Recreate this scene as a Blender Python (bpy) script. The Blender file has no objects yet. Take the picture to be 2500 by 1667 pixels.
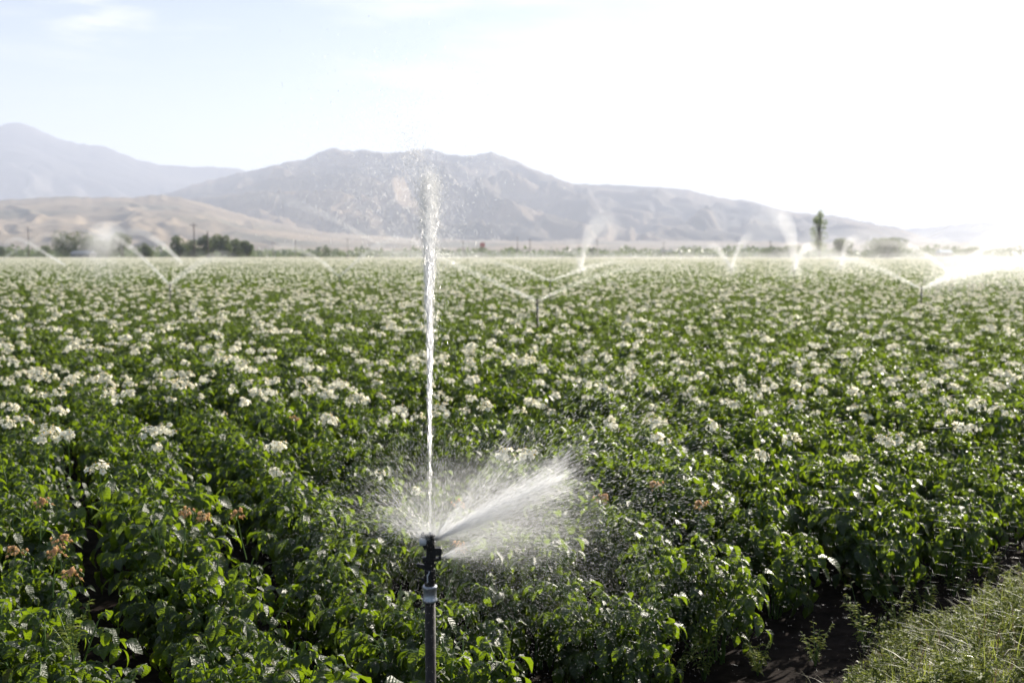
import bpy, math, random
import numpy as np
from mathutils import Vector, Matrix
PI = math.pi
R = np.random.RandomState(7)
random.seed(7)
sc = bpy.context.scene
C = sc.collection

# ------------------------------------------------------------------ camera
F = 2430.0                 # focal length in photo pixels (2500 wide)
H = 2.0                    # camera height
PIT = math.atan(213.0 / F) # pitch down
cp, sp = math.cos(PIT), math.sin(PIT)
SUN_AZ, SUN_EL = math.radians(36), math.radians(23)

def ray(px, py):
    u, v = (px - 1250) / F, (833.5 - py) / F
    return np.array([u, cp + v * sp, -sp + v * cp])

def at(px, py, Y):
    """world point seen at photo pixel px,py at world depth Y"""
    d = ray(px, py)
    return np.array([0, 0, H]) + d * (Y / d[1])

cam = bpy.data.cameras.new('camera')
camo = bpy.data.objects.new('camera', cam)
C.objects.link(camo)
camo.location = (0, 0, H)
camo.rotation_euler = (PI / 2 - PIT, 0, 0)
cam.sensor_width = 36
cam.lens = 36 * F / 2500
cam.clip_start = .05
cam.clip_end = 60000
cam.dof.use_dof = True
cam.dof.focus_distance = 3.6
cam.dof.aperture_fstop = 3.2
sc.camera = camo

# ------------------------------------------------------------------ materials
def mat(name):
    m = bpy.data.materials.new(name)
    m.use_nodes = True
    nt = m.node_tree
    nt.nodes.clear()
    out = nt.nodes.new('ShaderNodeOutputMaterial')
    return m, nt, out

def N(nt, t, **kw):
    n = nt.nodes.new(t)
    for k, v in kw.items():
        if k.startswith('i_'):
            n.inputs[k[2:].replace('_', ' ')].default_value = v
        else:
            setattr(n, k, v)
    return n

def ramp(nt, stops, interp='LINEAR'):
    r = nt.nodes.new('ShaderNodeValToRGB')
    e = r.color_ramp.elements
    r.color_ramp.interpolation = interp
    while len(e) < len(stops):
        e.new(.5)
    for i, (p, c) in enumerate(stops):
        e[i].position = p
        e[i].color = (*c, 1)
    return r

def leaf_mat(name, dark, light, trans, tw=.42, rough=.36, bump=.35, scale=55, spec=.5, yellow=None):
    m, nt, out = mat(name)
    L = nt.links.new
    geo = N(nt, 'ShaderNodeNewGeometry')
    tc = N(nt, 'ShaderNodeTexCoord')
    rp = ramp(nt, [(0, dark), (.8, light), (.965, yellow or light), (1, tuple(c * k for c, k in zip(yellow or light, (2.6, 1.5, 1.5))))])
    nz = N(nt, 'ShaderNodeTexNoise')
    nz.inputs['Scale'].default_value = scale
    nz.inputs['Detail'].default_value = 3
    L(tc.outputs['Object'], nz.inputs['Vector'])
    L(geo.outputs['Random Per Island'], rp.inputs[0])
    # veins from the leaf's own uv: midrib plus slanting side veins
    sep = N(nt, 'ShaderNodeSeparateXYZ')
    L(tc.outputs['UV'], sep.inputs[0])
    ab = N(nt, 'ShaderNodeMath', operation='ABSOLUTE')
    L(sep.outputs[0], ab.inputs[0])
    m1 = N(nt, 'ShaderNodeMath', operation='MULTIPLY_ADD')
    L(ab.outputs[0], m1.inputs[0]); m1.inputs[1].default_value = -22
    mm = N(nt, 'ShaderNodeMath', operation='MULTIPLY')
    L(sep.outputs[1], mm.inputs[0]); mm.inputs[1].default_value = 44
    L(mm.outputs[0], m1.inputs[2])
    si = N(nt, 'ShaderNodeMath', operation='SINE')
    L(m1.outputs[0], si.inputs[0])
    ad = N(nt, 'ShaderNodeMath', operation='MULTIPLY_ADD')
    L(si.outputs[0], ad.inputs[0]); ad.inputs[1].default_value = .10
    L(nz.outputs[0], ad.inputs[2])
    bp = N(nt, 'ShaderNodeBump')
    bp.inputs['Strength'].default_value = bump
    bp.inputs['Distance'].default_value = .006
    L(ad.outputs[0], bp.inputs['Height'])
    p = N(nt, 'ShaderNodeBsdfPrincipled')
    p.inputs['Roughness'].default_value = rough
    p.inputs['Specular IOR Level'].default_value = spec
    L(rp.outputs[0], p.inputs['Base Color'])
    L(bp.outputs[0], p.inputs['Normal'])
    tr = N(nt, 'ShaderNodeBsdfTranslucent')
    mx = N(nt, 'ShaderNodeMixRGB', blend_type='MULTIPLY')
    mx.inputs[0].default_value = .6
    mx.inputs[1].default_value = (*trans, 1)
    r2 = ramp(nt, [(0, (.55, .55, .55)), (1, (1.3, 1.2, 1.0))])
    L(nz.outputs[0], r2.inputs[0])
    L(r2.outputs[0], mx.inputs[2])
    L(mx.outputs[0], tr.inputs[0])
    L(bp.outputs[0], tr.inputs['Normal'])
    ms = N(nt, 'ShaderNodeMixShader')
    ms.inputs[0].default_value = tw
    L(p.outputs[0], ms.inputs[1]); L(tr.outputs[0], ms.inputs[2])
    L(ms.outputs[0], out.inputs[0])
    return m

def simple(name, col, rough=.6, metal=0, nscale=0, amt=.3, bump=0, col2=None, spec=.5):
    m, nt, out = mat(name)
    L = nt.links.new
    p = N(nt, 'ShaderNodeBsdfPrincipled')
    p.inputs['Roughness'].default_value = rough
    p.inputs['Metallic'].default_value = metal
    p.inputs['Base Color'].default_value = (*col, 1)
    p.inputs['Specular IOR Level'].default_value = spec
    if nscale:
        tc = N(nt, 'ShaderNodeTexCoord')
        nz = N(nt, 'ShaderNodeTexNoise')
        nz.inputs['Scale'].default_value = nscale
        nz.inputs['Detail'].default_value = 6
        L(tc.outputs['Object'], nz.inputs['Vector'])
        c2 = col2 or tuple(c * (1 - amt) for c in col)
        r = ramp(nt, [(.35, c2), (.65, col)])
        L(nz.outputs[0], r.inputs[0]); L(r.outputs[0], p.inputs['Base Color'])
        if bump:
            b = N(nt, 'ShaderNodeBump')
            b.inputs['Strength'].default_value = bump
            b.inputs['Distance'].default_value = .01
            L(nz.outputs[0], b.inputs['Height']); L(b.outputs[0], p.inputs['Normal'])
    L(p.outputs[0], out.inputs[0])
    return m

def petal_mat(name, col, tcol, tw=.45):
    m, nt, out = mat(name)
    L = nt.links.new
    d = N(nt, 'ShaderNodeBsdfDiffuse'); d.inputs[0].default_value = (*col, 1)
    t = N(nt, 'ShaderNodeBsdfTranslucent'); t.inputs[0].default_value = (*tcol, 1)
    ms = N(nt, 'ShaderNodeMixShader'); ms.inputs[0].default_value = tw
    L(d.outputs[0], ms.inputs[1]); L(t.outputs[0], ms.inputs[2]); L(ms.outputs[0], out.inputs[0])
    return m

M = {}
M['leaf'] = leaf_mat('potato_leaf', (.009, .020, .005), (.026, .047, .009), (.29, .44, .014), tw=.40, rough=.43, bump=.8, spec=.55, yellow=(.06, .085, .012))
M['stem'] = leaf_mat('potato_stem', (.08, .14, .03), (.12, .2, .05), (.22, .34, .05), tw=.25, rough=.4)
M['petal'] = petal_mat('petal_white', (.95, .93, .82), (.97, .94, .77), .52)
M['wilt'] = petal_mat('petal_wilted', (.72, .50, .30), (.85, .58, .30))
M['anther'] = simple('anther_yellow', (.75, .5, .08), .5)
M['grass'] = leaf_mat('verge_grass', (.065, .09, .02), (.16, .19, .045), (.42, .50, .09), tw=.42, rough=.5, bump=.1, spec=.3, yellow=(.12, .11, .05))
M['straw'] = leaf_mat('dry_straw', (.12, .08, .045), (.20, .14, .08), (.25, .17, .09), tw=.3, rough=.4, bump=.1)
M['weed'] = leaf_mat('weed_leaf', (.08, .11, .03), (.16, .19, .05), (.42, .50, .09), tw=.4, rough=.6, spec=.2, bump=.1)
M['tree'] = leaf_mat('tree_leaf', (.035, .055, .022), (.075, .105, .035), (.17, .24, .05), tw=.3, rough=.5, bump=0)
M['poplar'] = leaf_mat('poplar_leaf', (.07, .11, .035), (.13, .19, .06), (.36, .46, .12), tw=.4, rough=.5, bump=0)
M['bark'] = simple('bark', (.12, .09, .07), .9, nscale=4)
M['plastic'] = simple('black_plastic', (.008, .008, .009), .45, nscale=60, amt=.5, bump=.15)
M['zinc'] = simple('galvanised_zinc', (.45, .47, .52), .42, metal=.75, nscale=45, amt=.45, bump=.2)
M['steel'] = simple('brown_steel_pipe', (.026, .020, .016), .55, metal=0, nscale=22, amt=.5, bump=.25, col2=(.014, .011, .009), spec=.3)
M['greypart'] = simple('grey_plastic', (.42, .44, .47), .4)
M['wood'] = simple('weathered_wood', (.16, .13, .11), .9, nscale=3)
M['wall'] = simple('shed_wall', (.3, .29, .28), .9, nscale=1)
M['roof'] = simple('shed_roof', (.33, .34, .36), .6, nscale=2)
M['blue'] = simple('pale_blue_paint', (.35, .5, .62), .5, nscale=2, amt=.15)
M['red'] = simple('red_paint', (.4, .08, .06), .5, nscale=2, amt=.15)

def water_mat():
    m, nt, out = mat('water_droplets')
    L = nt.links.new
    d = N(nt, 'ShaderNodeBsdfDiffuse'); d.inputs[0].default_value = (.9, .9, .9, 1)
    t = N(nt, 'ShaderNodeBsdfTranslucent'); t.inputs[0].default_value = (.93, .93, .93, 1)
    g = N(nt, 'ShaderNodeBsdfGlossy'); g.inputs[0].default_value = (1, 1, 1, 1); g.inputs['Roughness'].default_value = .25
    a = N(nt, 'ShaderNodeMixShader'); a.inputs[0].default_value = .85
    b = N(nt, 'ShaderNodeMixShader'); b.inputs[0].default_value = .2
    L(d.outputs[0], a.inputs[1]); L(t.outputs[0], a.inputs[2])
    L(a.outputs[0], b.inputs[1]); L(g.outputs[0], b.inputs[2])
    tp = N(nt, 'ShaderNodeBsdfTransparent'); c = N(nt, 'ShaderNodeMixShader'); c.inputs[0].default_value = .48
    L(b.outputs[0], c.inputs[1]); L(tp.outputs[0], c.inputs[2]); L(c.outputs[0], out.inputs[0])
    return m
M['water'] = water_mat()

def vol_mat(name, dens, aniso=.5, col=(1, 1, 1), noise=None):
    m, nt, out = mat(name)
    v = N(nt, 'ShaderNodeVolumePrincipled')
    v.inputs['Color'].default_value = (*col, 1)
    v.inputs['Density'].default_value = dens
    v.inputs['Anisotropy'].default_value = aniso
    nt.links.new(v.outputs[0], out.inputs['Volume'])
    return m

def soil_mat():
    m, nt, out = mat('soil_and_dry_land')
    L = nt.links.new
    tc = N(nt, 'ShaderNodeTexCoord')
    p = N(nt, 'ShaderNodeBsdfPrincipled'); p.inputs['Roughness'].default_value = 1; p.inputs['Specular IOR Level'].default_value = .08
    n1 = N(nt, 'ShaderNodeTexNoise'); n1.inputs['Scale'].default_value = 9; n1.inputs['Detail'].default_value = 10
    L(tc.outputs['Object'], n1.inputs['Vector'])
    r1 = ramp(nt, [(.3, (.010, .007, .006)), (.7, (.028, .020, .016))])
    L(n1.outputs[0], r1.inputs[0])
    n2 = N(nt, 'ShaderNodeTexNoise'); n2.inputs['Scale'].default_value = .012; n2.inputs['Detail'].default_value = 6
    L(tc.outputs['Object'], n2.inputs['Vector'])
    r2 = ramp(nt, [(.3, (.22, .2, .10)), (.5, (.36, .29, .19)), (.7, (.2, .21, .11))])
    L(n2.outputs[0], r2.inputs[0])
    sep = N(nt, 'ShaderNodeSeparateXYZ'); L(tc.outputs['Object'], sep.inputs[0])
    gt = N(nt, 'ShaderNodeMath', operation='GREATER_THAN'); gt.inputs[1].default_value = 338
    L(sep.outputs[1], gt.inputs[0])
    mx = N(nt, 'ShaderNodeMixRGB'); L(gt.outputs[0], mx.inputs[0]); L(r1.outputs[0], mx.inputs[1]); L(r2.outputs[0], mx.inputs[2])
    L(mx.outputs[0], p.inputs['Base Color'])
    b = N(nt, 'ShaderNodeBump'); b.inputs['Strength'].default_value = .8; b.inputs['Distance'].default_value = .03
    L(n1.outputs[0], b.inputs['Height']); L(b.outputs[0], p.inputs['Normal'])
    L(p.outputs[0], out.inputs[0])
    return m

def hill_mat(name, c1, c2, c3, s):
    m, nt, out = mat(name)
    L = nt.links.new
    tc = N(nt, 'ShaderNodeTexCoord')
    p = N(nt, 'ShaderNodeBsdfPrincipled'); p.inputs['Roughness'].default_value = .95
    p.inputs['Specular IOR Level'].default_value = .1
    n1 = N(nt, 'ShaderNodeTexNoise'); n1.inputs['Scale'].default_value = s; n1.inputs['Detail'].default_value = 8
    n1.inputs['Distortion'].default_value = .6
    L(tc.outputs['Object'], n1.inputs['Vector'])
    r1 = ramp(nt, [(.36, c1), (.5, c2), (.64, c3)])
    L(n1.outputs[0], r1.inputs[0]); L(r1.outputs[0], p.inputs['Base Color'])
    L(p.outputs[0], out.inputs[0])
    return m

# ------------------------------------------------------------------ mesh helpers
class G:
    def __init__(s):
        s.v = []; s.q = []; s.t = []; s.qm = []; s.tm = []; s.uv = []; s.n = 0
    def add(s, v, q=None, t=None, m=0, uv=None):
        v = np.asarray(v, float).reshape(-1, 3)
        s.v.append(v)
        s.uv.append(np.zeros((len(v), 2)) if uv is None else np.asarray(uv, float))
        if q is not None and len(q):
            q = np.asarray(q, int); s.q.append(q + s.n); s.qm.append(np.full(len(q), m))
        if t is not None and len(t):
            t = np.asarray(t, int); s.t.append(t + s.n); s.tm.append(np.full(len(t), m))
        s.n += len(v)
    def merge(s, g, X=None):
        """add another G, X = 4x4 numpy transform"""
        v, q, t, qm, tm, uv = g.arr()
        if X is not None:
            v = v @ X[:3, :3].T + X[:3, 3]
        s.v.append(v); s.uv.append(uv)
        if len(q): s.q.append(q + s.n); s.qm.append(qm)
        if len(t): s.t.append(t + s.n); s.tm.append(tm)
        s.n += len(v)
    def arr(s):
        c = lambda a, w: np.concatenate(a) if a else np.zeros((0, w), int) if w else np.zeros(0, int)
        return (np.concatenate(s.v), c(s.q, 4), c(s.t, 3), c(s.qm, 0), c(s.tm, 0), np.concatenate(s.uv))
    def mesh(s, name, mats, smooth=True):
        v, q, t, qm, tm, uv = s.arr()
        me = bpy.data.meshes.new(name)
        me.vertices.add(len(v)); me.vertices.foreach_set('co', v.ravel())
        li = np.concatenate([q.ravel(), t.ravel()]).astype(np.int32)
        me.loops.add(len(li)); me.loops.foreach_set('vertex_index', li)
        nq, ntr = len(q), len(t)
        me.polygons.add(nq + ntr)
        st = np.concatenate([np.arange(nq) * 4, nq * 4 + np.arange(ntr) * 3]).astype(np.int32)
        me.polygons.foreach_set('loop_start', st)
        me.polygons.foreach_set('material_index', np.concatenate([qm, tm]).astype(np.int32))
        me.polygons.foreach_set('use_smooth', np.full(nq + ntr, smooth))
        ul = me.uv_layers.new(name='UVMap')
        ul.data.foreach_set('uv', uv[li].ravel())
        for m in mats: me.materials.append(m)
        me.update(calc_edges=True)
        return me

def link(name, me, parent=None, loc=None, kind=None, label=None, cat=None, group=None):
    o = bpy.data.objects.new(name, me)
    C.objects.link(o)
    if parent is not None: o.parent = parent
    if loc is not None: o.location = loc
    if kind: o['kind'] = kind
    if label: o['label'] = label
    if cat: o['category'] = cat
    if group: o['group'] = group
    return o

def empty(name, loc, label, cat, group=None, rz=0):
    o = link(name, None, None, loc, None, label, cat, group)
    o.rotation_euler = (0, 0, rz)
    o.empty_display_size = .1
    return o

def rx(a): c, s = math.cos(a), math.sin(a); return np.array([[1, 0, 0], [0, c, -s], [0, s, c]])
def ry(a): c, s = math.cos(a), math.sin(a); return np.array([[c, 0, s], [0, 1, 0], [-s, 0, c]])
def rz(a): c, s = math.cos(a), math.sin(a); return np.array([[c, -s, 0], [s, c, 0], [0, 0, 1]])
def X(rot=None, loc=(0, 0, 0), s=1):
    m = np.eye(4); m[:3, :3] = (np.eye(3) if rot is None else rot) * s; m[:3, 3] = loc
    return m

def tube(g, pts, rad, n=6, m=0, cap=True):
    pts = np.asarray(pts, float); rad = np.broadcast_to(rad, (len(pts),))
    k = len(pts)
    T = np.gradient(pts, axis=0); T /= np.linalg.norm(T, axis=1)[:, None] + 1e-12
    up = np.array([0, 0, 1.]) if abs(T[0][2]) < .9 else np.array([1., 0, 0])
    vs = []
    for i in range(k):
        a = np.cross(up, T[i]); a /= np.linalg.norm(a) + 1e-12
        b = np.cross(T[i], a)
        th = np.arange(n) * 2 * PI / n
        vs.append(pts[i] + rad[i] * (np.cos(th)[:, None] * a + np.sin(th)[:, None] * b))
    V = np.concatenate(vs)
    q = []
    for i in range(k - 1):
        for j in range(n):
            q.append((i * n + j, i * n + (j + 1) % n, (i + 1) * n + (j + 1) % n, (i + 1) * n + j))
    t = []
    if cap:
        V = np.concatenate([V, pts[:1], pts[-1:]])
        for j in range(n):
            t.append((k * n, (j + 1) % n, j)); t.append((k * n + 1, (k - 1) * n + j, (k - 1) * n + (j + 1) % n))
    g.add(V, q, t, m)

def lathe(g, prof, n=24, m=0, c=(0, 0, 0)):
    """prof: (r,z) list"""
    c = np.array(c, float); V = []; q = []
    for r, z in prof:
        for j in range(n):
            a = 2 * PI * j / n
            V.append(c + [r * math.cos(a), r * math.sin(a), z])
    for i in range(len(prof) - 1):
        for j in range(n):
            q.append((i * n + j, i * n + (j + 1) % n, (i + 1) * n + (j + 1) % n, (i + 1) * n + j))
    g.add(V, q, None, m)

# value noise
def vnoise(x, y, seed=0):
    xi = np.floor(x).astype(np.int64); yi = np.floor(y).astype(np.int64)
    fx, fy = x - xi, y - yi
    fx = fx * fx * (3 - 2 * fx); fy = fy * fy * (3 - 2 * fy)
    def h(a, b):
        n = (a * 374761393 + b * 668265263 + seed * 1442695041) & 0xffffffff
        n = ((n ^ (n >> 13)) * 1274126177) & 0xffffffff
        return ((n ^ (n >> 16)) & 0xffff) / 65535.
    return (h(xi, yi) * (1 - fx) + h(xi + 1, yi) * fx) * (1 - fy) + (h(xi, yi + 1) * (1 - fx) + h(xi + 1, yi + 1) * fx) * fy
def fbm(x, y, o=5, seed=0, ridged=False):
    s = 0; a = .5
    for i in range(o):
        n = vnoise(x, y, seed + i)
        s = s + a * ((1 - abs(2 * n - 1)) if ridged else n)
        x = x * 2.03; y = y * 2.03; a *= .5
    return s

# ------------------------------------------------------------------ world, sun, haze
w = bpy.data.worlds.new('World'); sc.world = w; w.use_nodes = True
nt = w.node_tree; nt.nodes.clear(); L = nt.links.new
wo = N(nt, 'ShaderNodeOutputWorld'); bg = N(nt, 'ShaderNodeBackground'); bg.inputs[1].default_value = .05
sky = N(nt, 'ShaderNodeTexSky'); sky.sky_type = 'NISHITA'; sky.sun_disc = False
sky.sun_elevation = SUN_EL; sky.sun_rotation = SUN_AZ
sky.air_density = 1.0; sky.dust_density = 1.6; sky.ozone_density = 1.0; sky.altitude = 900
# thin wispy clouds high in the sky
tc = N(nt, 'ShaderNodeTexCoord')
sep = N(nt, 'ShaderNodeSeparateXYZ'); L(tc.outputs['Generated'], sep.inputs[0])
dv = N(nt, 'ShaderNodeVectorMath', operation='DIVIDE'); L(tc.outputs['Generated'], dv.inputs[0])
mxz = N(nt, 'ShaderNodeMath', operation='MAXIMUM'); L(sep.outputs[2], mxz.inputs[0]); mxz.inputs[1].default_value = .02
cb = N(nt, 'ShaderNodeCombineXYZ'); L(mxz.outputs[0], cb.inputs[0]); L(mxz.outputs[0], cb.inputs[1]); cb.inputs[2].default_value = 1
L(cb.outputs[0], dv.inputs[1])
mp = N(nt, 'ShaderNodeMapping'); mp.inputs['Scale'].default_value = (1.1, 1.6, 1); mp.inputs['Location'].default_value = (3.1, 1.7, 0)
L(dv.outputs[0], mp.inputs[0])
cn = N(nt, 'ShaderNodeTexNoise'); cn.inputs['Scale'].default_value = .8; cn.inputs['Detail'].default_value = 9; cn.inputs['Roughness'].default_value = .62
L(mp.outputs[0], cn.inputs['Vector'])
cr = ramp(nt, [(.52, (0, 0, 0)), (.72, (1, 1, 1))]); L(cn.outputs[0], cr.inputs[0])
el = N(nt, 'ShaderNodeMapRange'); L(sep.outputs[2], el.inputs[0])
el.inputs[1].default_value = .10; el.inputs[2].default_value = .22
cm = N(nt, 'ShaderNodeMath', operation='MULTIPLY'); L(cr.outputs[0], cm.inputs[0]); L(el.outputs[0], cm.inputs[1])
cm2 = N(nt, 'ShaderNodeMath', operation='MULTIPLY'); L(cm.outputs[0], cm2.inputs[0]); cm2.inputs[1].default_value = .5
mix = N(nt, 'ShaderNodeMixRGB'); L(cm2.outputs[0], mix.inputs[0]); L(sky.outputs[0], mix.inputs[1]); mix.inputs[2].default_value = (9, 9, 9.2, 1)
last = mix
for (cx_, cy_, tol, sc_, amt) in ((190, 30, .0010, 14., .5), (1120, 30, .012, 5., .45), (290, 25, .0007, 14., .4)):
    dr = ray(cx_, cy_); dr /= np.linalg.norm(dr)
    dt = N(nt, 'ShaderNodeVectorMath', operation='DOT_PRODUCT'); L(tc.outputs['Generated'], dt.inputs[0]); dt.inputs[1].default_value = tuple(dr)
    mr = N(nt, 'ShaderNodeMapRange'); mr.interpolation_type = 'SMOOTHSTEP'; L(dt.outputs['Value'], mr.inputs[0]); mr.inputs[1].default_value = 1 - tol; mr.inputs[2].default_value = 1 - tol * .1
    m2 = N(nt, 'ShaderNodeMapping'); m2.inputs['Scale'].default_value = (1, 1, 5); L(tc.outputs['Generated'], m2.inputs[0])
    n2 = N(nt, 'ShaderNodeTexNoise'); n2.inputs['Scale'].default_value = sc_; n2.inputs['Detail'].default_value = 8; n2.inputs['Roughness'].default_value = .6; L(m2.outputs[0], n2.inputs['Vector'])
    r2_ = ramp(nt, [(.44, (0, 0, 0)), (.62, (1, 1, 1))]); L(n2.outputs[0], r2_.inputs[0])
    ml = N(nt, 'ShaderNodeMath', operation='MULTIPLY'); L(mr.outputs[0], ml.inputs[0]); L(r2_.outputs[0], ml.inputs[1])
    ml2 = N(nt, 'ShaderNodeMath', operation='MULTIPLY'); L(ml.outputs[0], ml2.inputs[0]); ml2.inputs[1].default_value = amt
    nm = N(nt, 'ShaderNodeMixRGB'); L(ml2.outputs[0], nm.inputs[0]); L(last.outputs[0], nm.inputs[1]); nm.inputs[2].default_value = (9.6, 9.3, 9.3, 1)
    last = nm
L(last.outputs[0], bg.inputs[0]); L(bg.outputs[0], wo.inputs[0])

sun = bpy.data.lights.new('sun', 'SUN'); sun.energy = 5.0; sun.angle = math.radians(.5); sun.color = (1, .92, .80)
so = bpy.data.objects.new('sun', sun); C.objects.link(so)
sd = Vector((math.sin(SUN_AZ) * math.cos(SUN_EL), math.cos(SUN_AZ) * math.cos(SUN_EL), math.sin(SUN_EL)))
so.rotation_euler = sd.to_track_quat('Z', 'Y').to_euler(); so.location = (20, 20, 30)

def box_mesh(g, lo, hi, m=0):
    x0, y0, z0 = lo; x1, y1, z1 = hi
    g.add([(x0, y0, z0), (x1, y0, z0), (x1, y1, z0), (x0, y1, z0), (x0, y0, z1), (x1, y0, z1), (x1, y1, z1), (x0, y1, z1)],
          [(0, 3, 2, 1), (4, 5, 6, 7), (0, 1, 5, 4), (1, 2, 6, 5), (2, 3, 7, 6), (3, 0, 4, 7)], None, m)
g = G(); box_mesh(g, (-16000, -200, -1.5), (16000, 16000, 1080))
M['haze'] = vol_mat('haze_air', 1.9e-4, .1, (.76, .83, 1.0))
link('haze', g.mesh('haze', [M['haze']], False), kind='stuff', label='pale summer haze filling the air over field and mountains')

# ------------------------------------------------------------------ ground
ED = np.array([.716, .698]); ED /= np.linalg.norm(ED)       # direction of the field edge
EP = np.array([1.135, 4.405])                               # a point on it
EN = np.array([ED[1], -ED[0]])                            # points away from the crop
def edge_d(x, y):                                          # >0: outside the crop, on the verge side
    return (x - EP[0]) * EN[0] + (y - EP[1]) * EN[1]
def sstep(a, b, x):
    t = np.clip((x - a) / (b - a), 0, 1); return t * t * (3 - 2 * t)
def ground_z(x, y):
    d = edge_d(x, y)
    near = np.exp(-(np.asarray(y) / 60.) ** 2)
    return (.30 * sstep(.2, 1.0, d) + .15 * sstep(.9, 2.4, d) + .03 * (fbm(x * 1.7, y * 1.7, 3, 3) - .5)) * near * (np.abs(x) < 60)
M['soil'] = soil_mat()
def axis_pts(lim, fine, nf, nc):
    a = np.linspace(0, fine, nf); b = fine * (lim / fine) ** (np.linspace(0, 1, nc)[1:])
    return np.concatenate([a, b])
xs = axis_pts(15000, 8, 120, 22); xs = np.concatenate([-xs[::-1][:-1], xs])
ys = np.concatenate([[-150, -60, -20, -6], np.linspace(-2, 12, 160), 12 * (15000 / 12) ** np.linspace(0, 1, 26)[1:]])
gx, gy = np.meshgrid(xs, ys); gz = ground_z(gx, gy)
nx, ny = len(xs), len(ys)
idx = np.arange(nx * ny).reshape(ny, nx)
q = np.stack([idx[:-1, :-1], idx[:-1, 1:], idx[1:, 1:], idx[1:, :-1]], -1).reshape(-1, 4)
g = G(); g.add(np.stack([gx, gy, gz], -1).reshape(-1, 3), q)
link('ground', g.mesh('ground', [M['soil']]), kind='structure', label='dark moist soil of the field and dry plain beyond')

# ------------------------------------------------------------------ mountains
def mountains(name, ridge, r0, r1, mat_, seed, gull, label, x0=-500, x1=3000, n=420, m=110, base=0, amp=1.15):
    px = np.linspace(x0, x1, n)
    rp = np.array(ridge, float)
    py = np.interp(px, rp[:, 0], rp[:, 1])
    k = np.array([1, 2, 1.]); k /= k.sum()
    py = np.convolve(np.pad(py, 1, 'edge'), k, 'valid')
    py += (fbm(px / 14., px * 0, 4, seed) - .47) * 8
    u = (px - 1250) / F
    v = (833.5 - py) / F
    tanel = (-sp + v * cp) / (cp + v * sp)
    kk = np.hanning(41); kk /= kk.sum()
    tsm = np.convolve(np.pad(tanel, 20, 'edge'), kk, 'valid')
    az = np.arctan2(u, cp)
    rmax = r1 * 1.35
    rr = np.concatenate([np.linspace(r0, r1, int(m * .75)), np.linspace(r1, rmax, m - int(m * .75) + 1)[1:]])
    A, RR = np.meshgrid(az, rr)
    hr = np.maximum(tanel[None, :] * r1 * np.cos(A), 0) + H
    t = (RR - r0) / (r1 - r0)
    up = np.clip(t, 0, 1)
    hs = np.maximum(tsm[None, :] * r1 * np.cos(A), 0) + H
    hr = np.where(t < 1, hs + (hr - hs) * up ** 7, hr)
    warp = (fbm(A * 9, up * 2.6, 4, seed + 5) - .5) * .30
    spur = fbm((A + warp) * gull + up * 1.1, up * 3.6 + 3 + A * 5, 5, seed + 9, True)
    prof = up ** 1.25 * (1 - .0 * up)
    body = prof + (spur - .55) * amp * (up * (1 - up)) ** .75 * 1.2
    z = hr * np.maximum(body, up * .05)
    z = np.minimum(z, hr * (RR / r1) * .985 * np.where(up < 1, 1, 9) + (up >= 1) * 1e9) if True else z
    back = np.clip((RR - r1) / (rmax - r1), 0, 1)
    z = np.where(t > 1, hr * (1 - back) ** 1.3, z)
    z[0, :] = -1; z = z + base
    XX = RR * np.sin(A); YY = RR * np.cos(A)
    idx = np.arange(n * m).reshape(m, n)
    q = np.stack([idx[:-1, :-1], idx[:-1, 1:], idx[1:, 1:], idx[1:, :-1]], -1).reshape(-1, 4)
    g = G(); g.add(np.stack([XX, YY, z], -1).reshape(-1, 3), q)
    return link(name, g.mesh(name, [mat_]), kind='structure', label=label)

MF = hill_mat('far_rock', (.06, .058, .055), (.09, .083, .075), (.13, .115, .095), .0012)
MC = hill_mat('dry_mountain', (.05, .045, .038), (.12, .095, .065), (.25, .185, .12), .0018)
MH = hill_mat('dry_foothill', (.16, .15, .11), (.25, .20, .145), (.33, .26, .18), .0035)
mountains('mountain', [(-500, 520), (-300, 480), (-150, 400), (0, 318), (30, 305), (70, 298), (110, 312), (150, 335), (200, 348), (230, 355), (275, 358), (310, 374), (345, 388), (400, 402), (450, 405), (520, 408), (590, 412), (650, 430), (750, 470), (900, 520), (1100, 600), (3000, 640)],
          5600, 7400, MF, 11, 16, 'far blue-grey mountain with a rounded peak', x1=1200, n=260, amp=.6)
mountains('mountain', [(-500, 640), (250, 560), (300, 520), (380, 487), (440, 465), (520, 440), (600, 421), (680, 403), (760, 388), (785, 372), (820, 360), (850, 368), (885, 367), (920, 368), (955, 374), (990, 372), (1030, 361), (1060, 366), (1100, 378), (1150, 381), (1205, 372), (1240, 385), (1300, 412), (1350, 430), (1390, 447), (1450, 450), (1520, 452), (1600, 457), (1680, 465), (1750, 482), (1830, 492), (1900, 515), (1980, 523), (2050, 530), (2120, 545), (2200, 560), (2300, 600), (3000, 640)],
          2900, 5200, MC, 23, 14, 'broad dry brown mountain with several summits', n=600, m=150, amp=1.5)
mountains('mountain', [(-500, 660), (1800, 640), (2000, 600), (2150, 566), (2250, 556), (2350, 545), (2450, 541), (2600, 538), (3000, 545)],
          5500, 7500, MF, 37, 14, 'pale low mountain ridge fading into the glare', x0=1700, n=160)
mountains('foothills', [(-500, 505), (-200, 500), (0, 489), (60, 486), (160, 480), (250, 484), (330, 482), (400, 476), (450, 482), (520, 500), (650, 538), (800, 566), (1000, 582), (1300, 588), (1700, 588), (2100, 592), (3000, 596)],
          1500, 3000, MH, 51, 17, 'low rounded tan foothills covered with dry grass', n=520, amp=.6)

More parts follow.
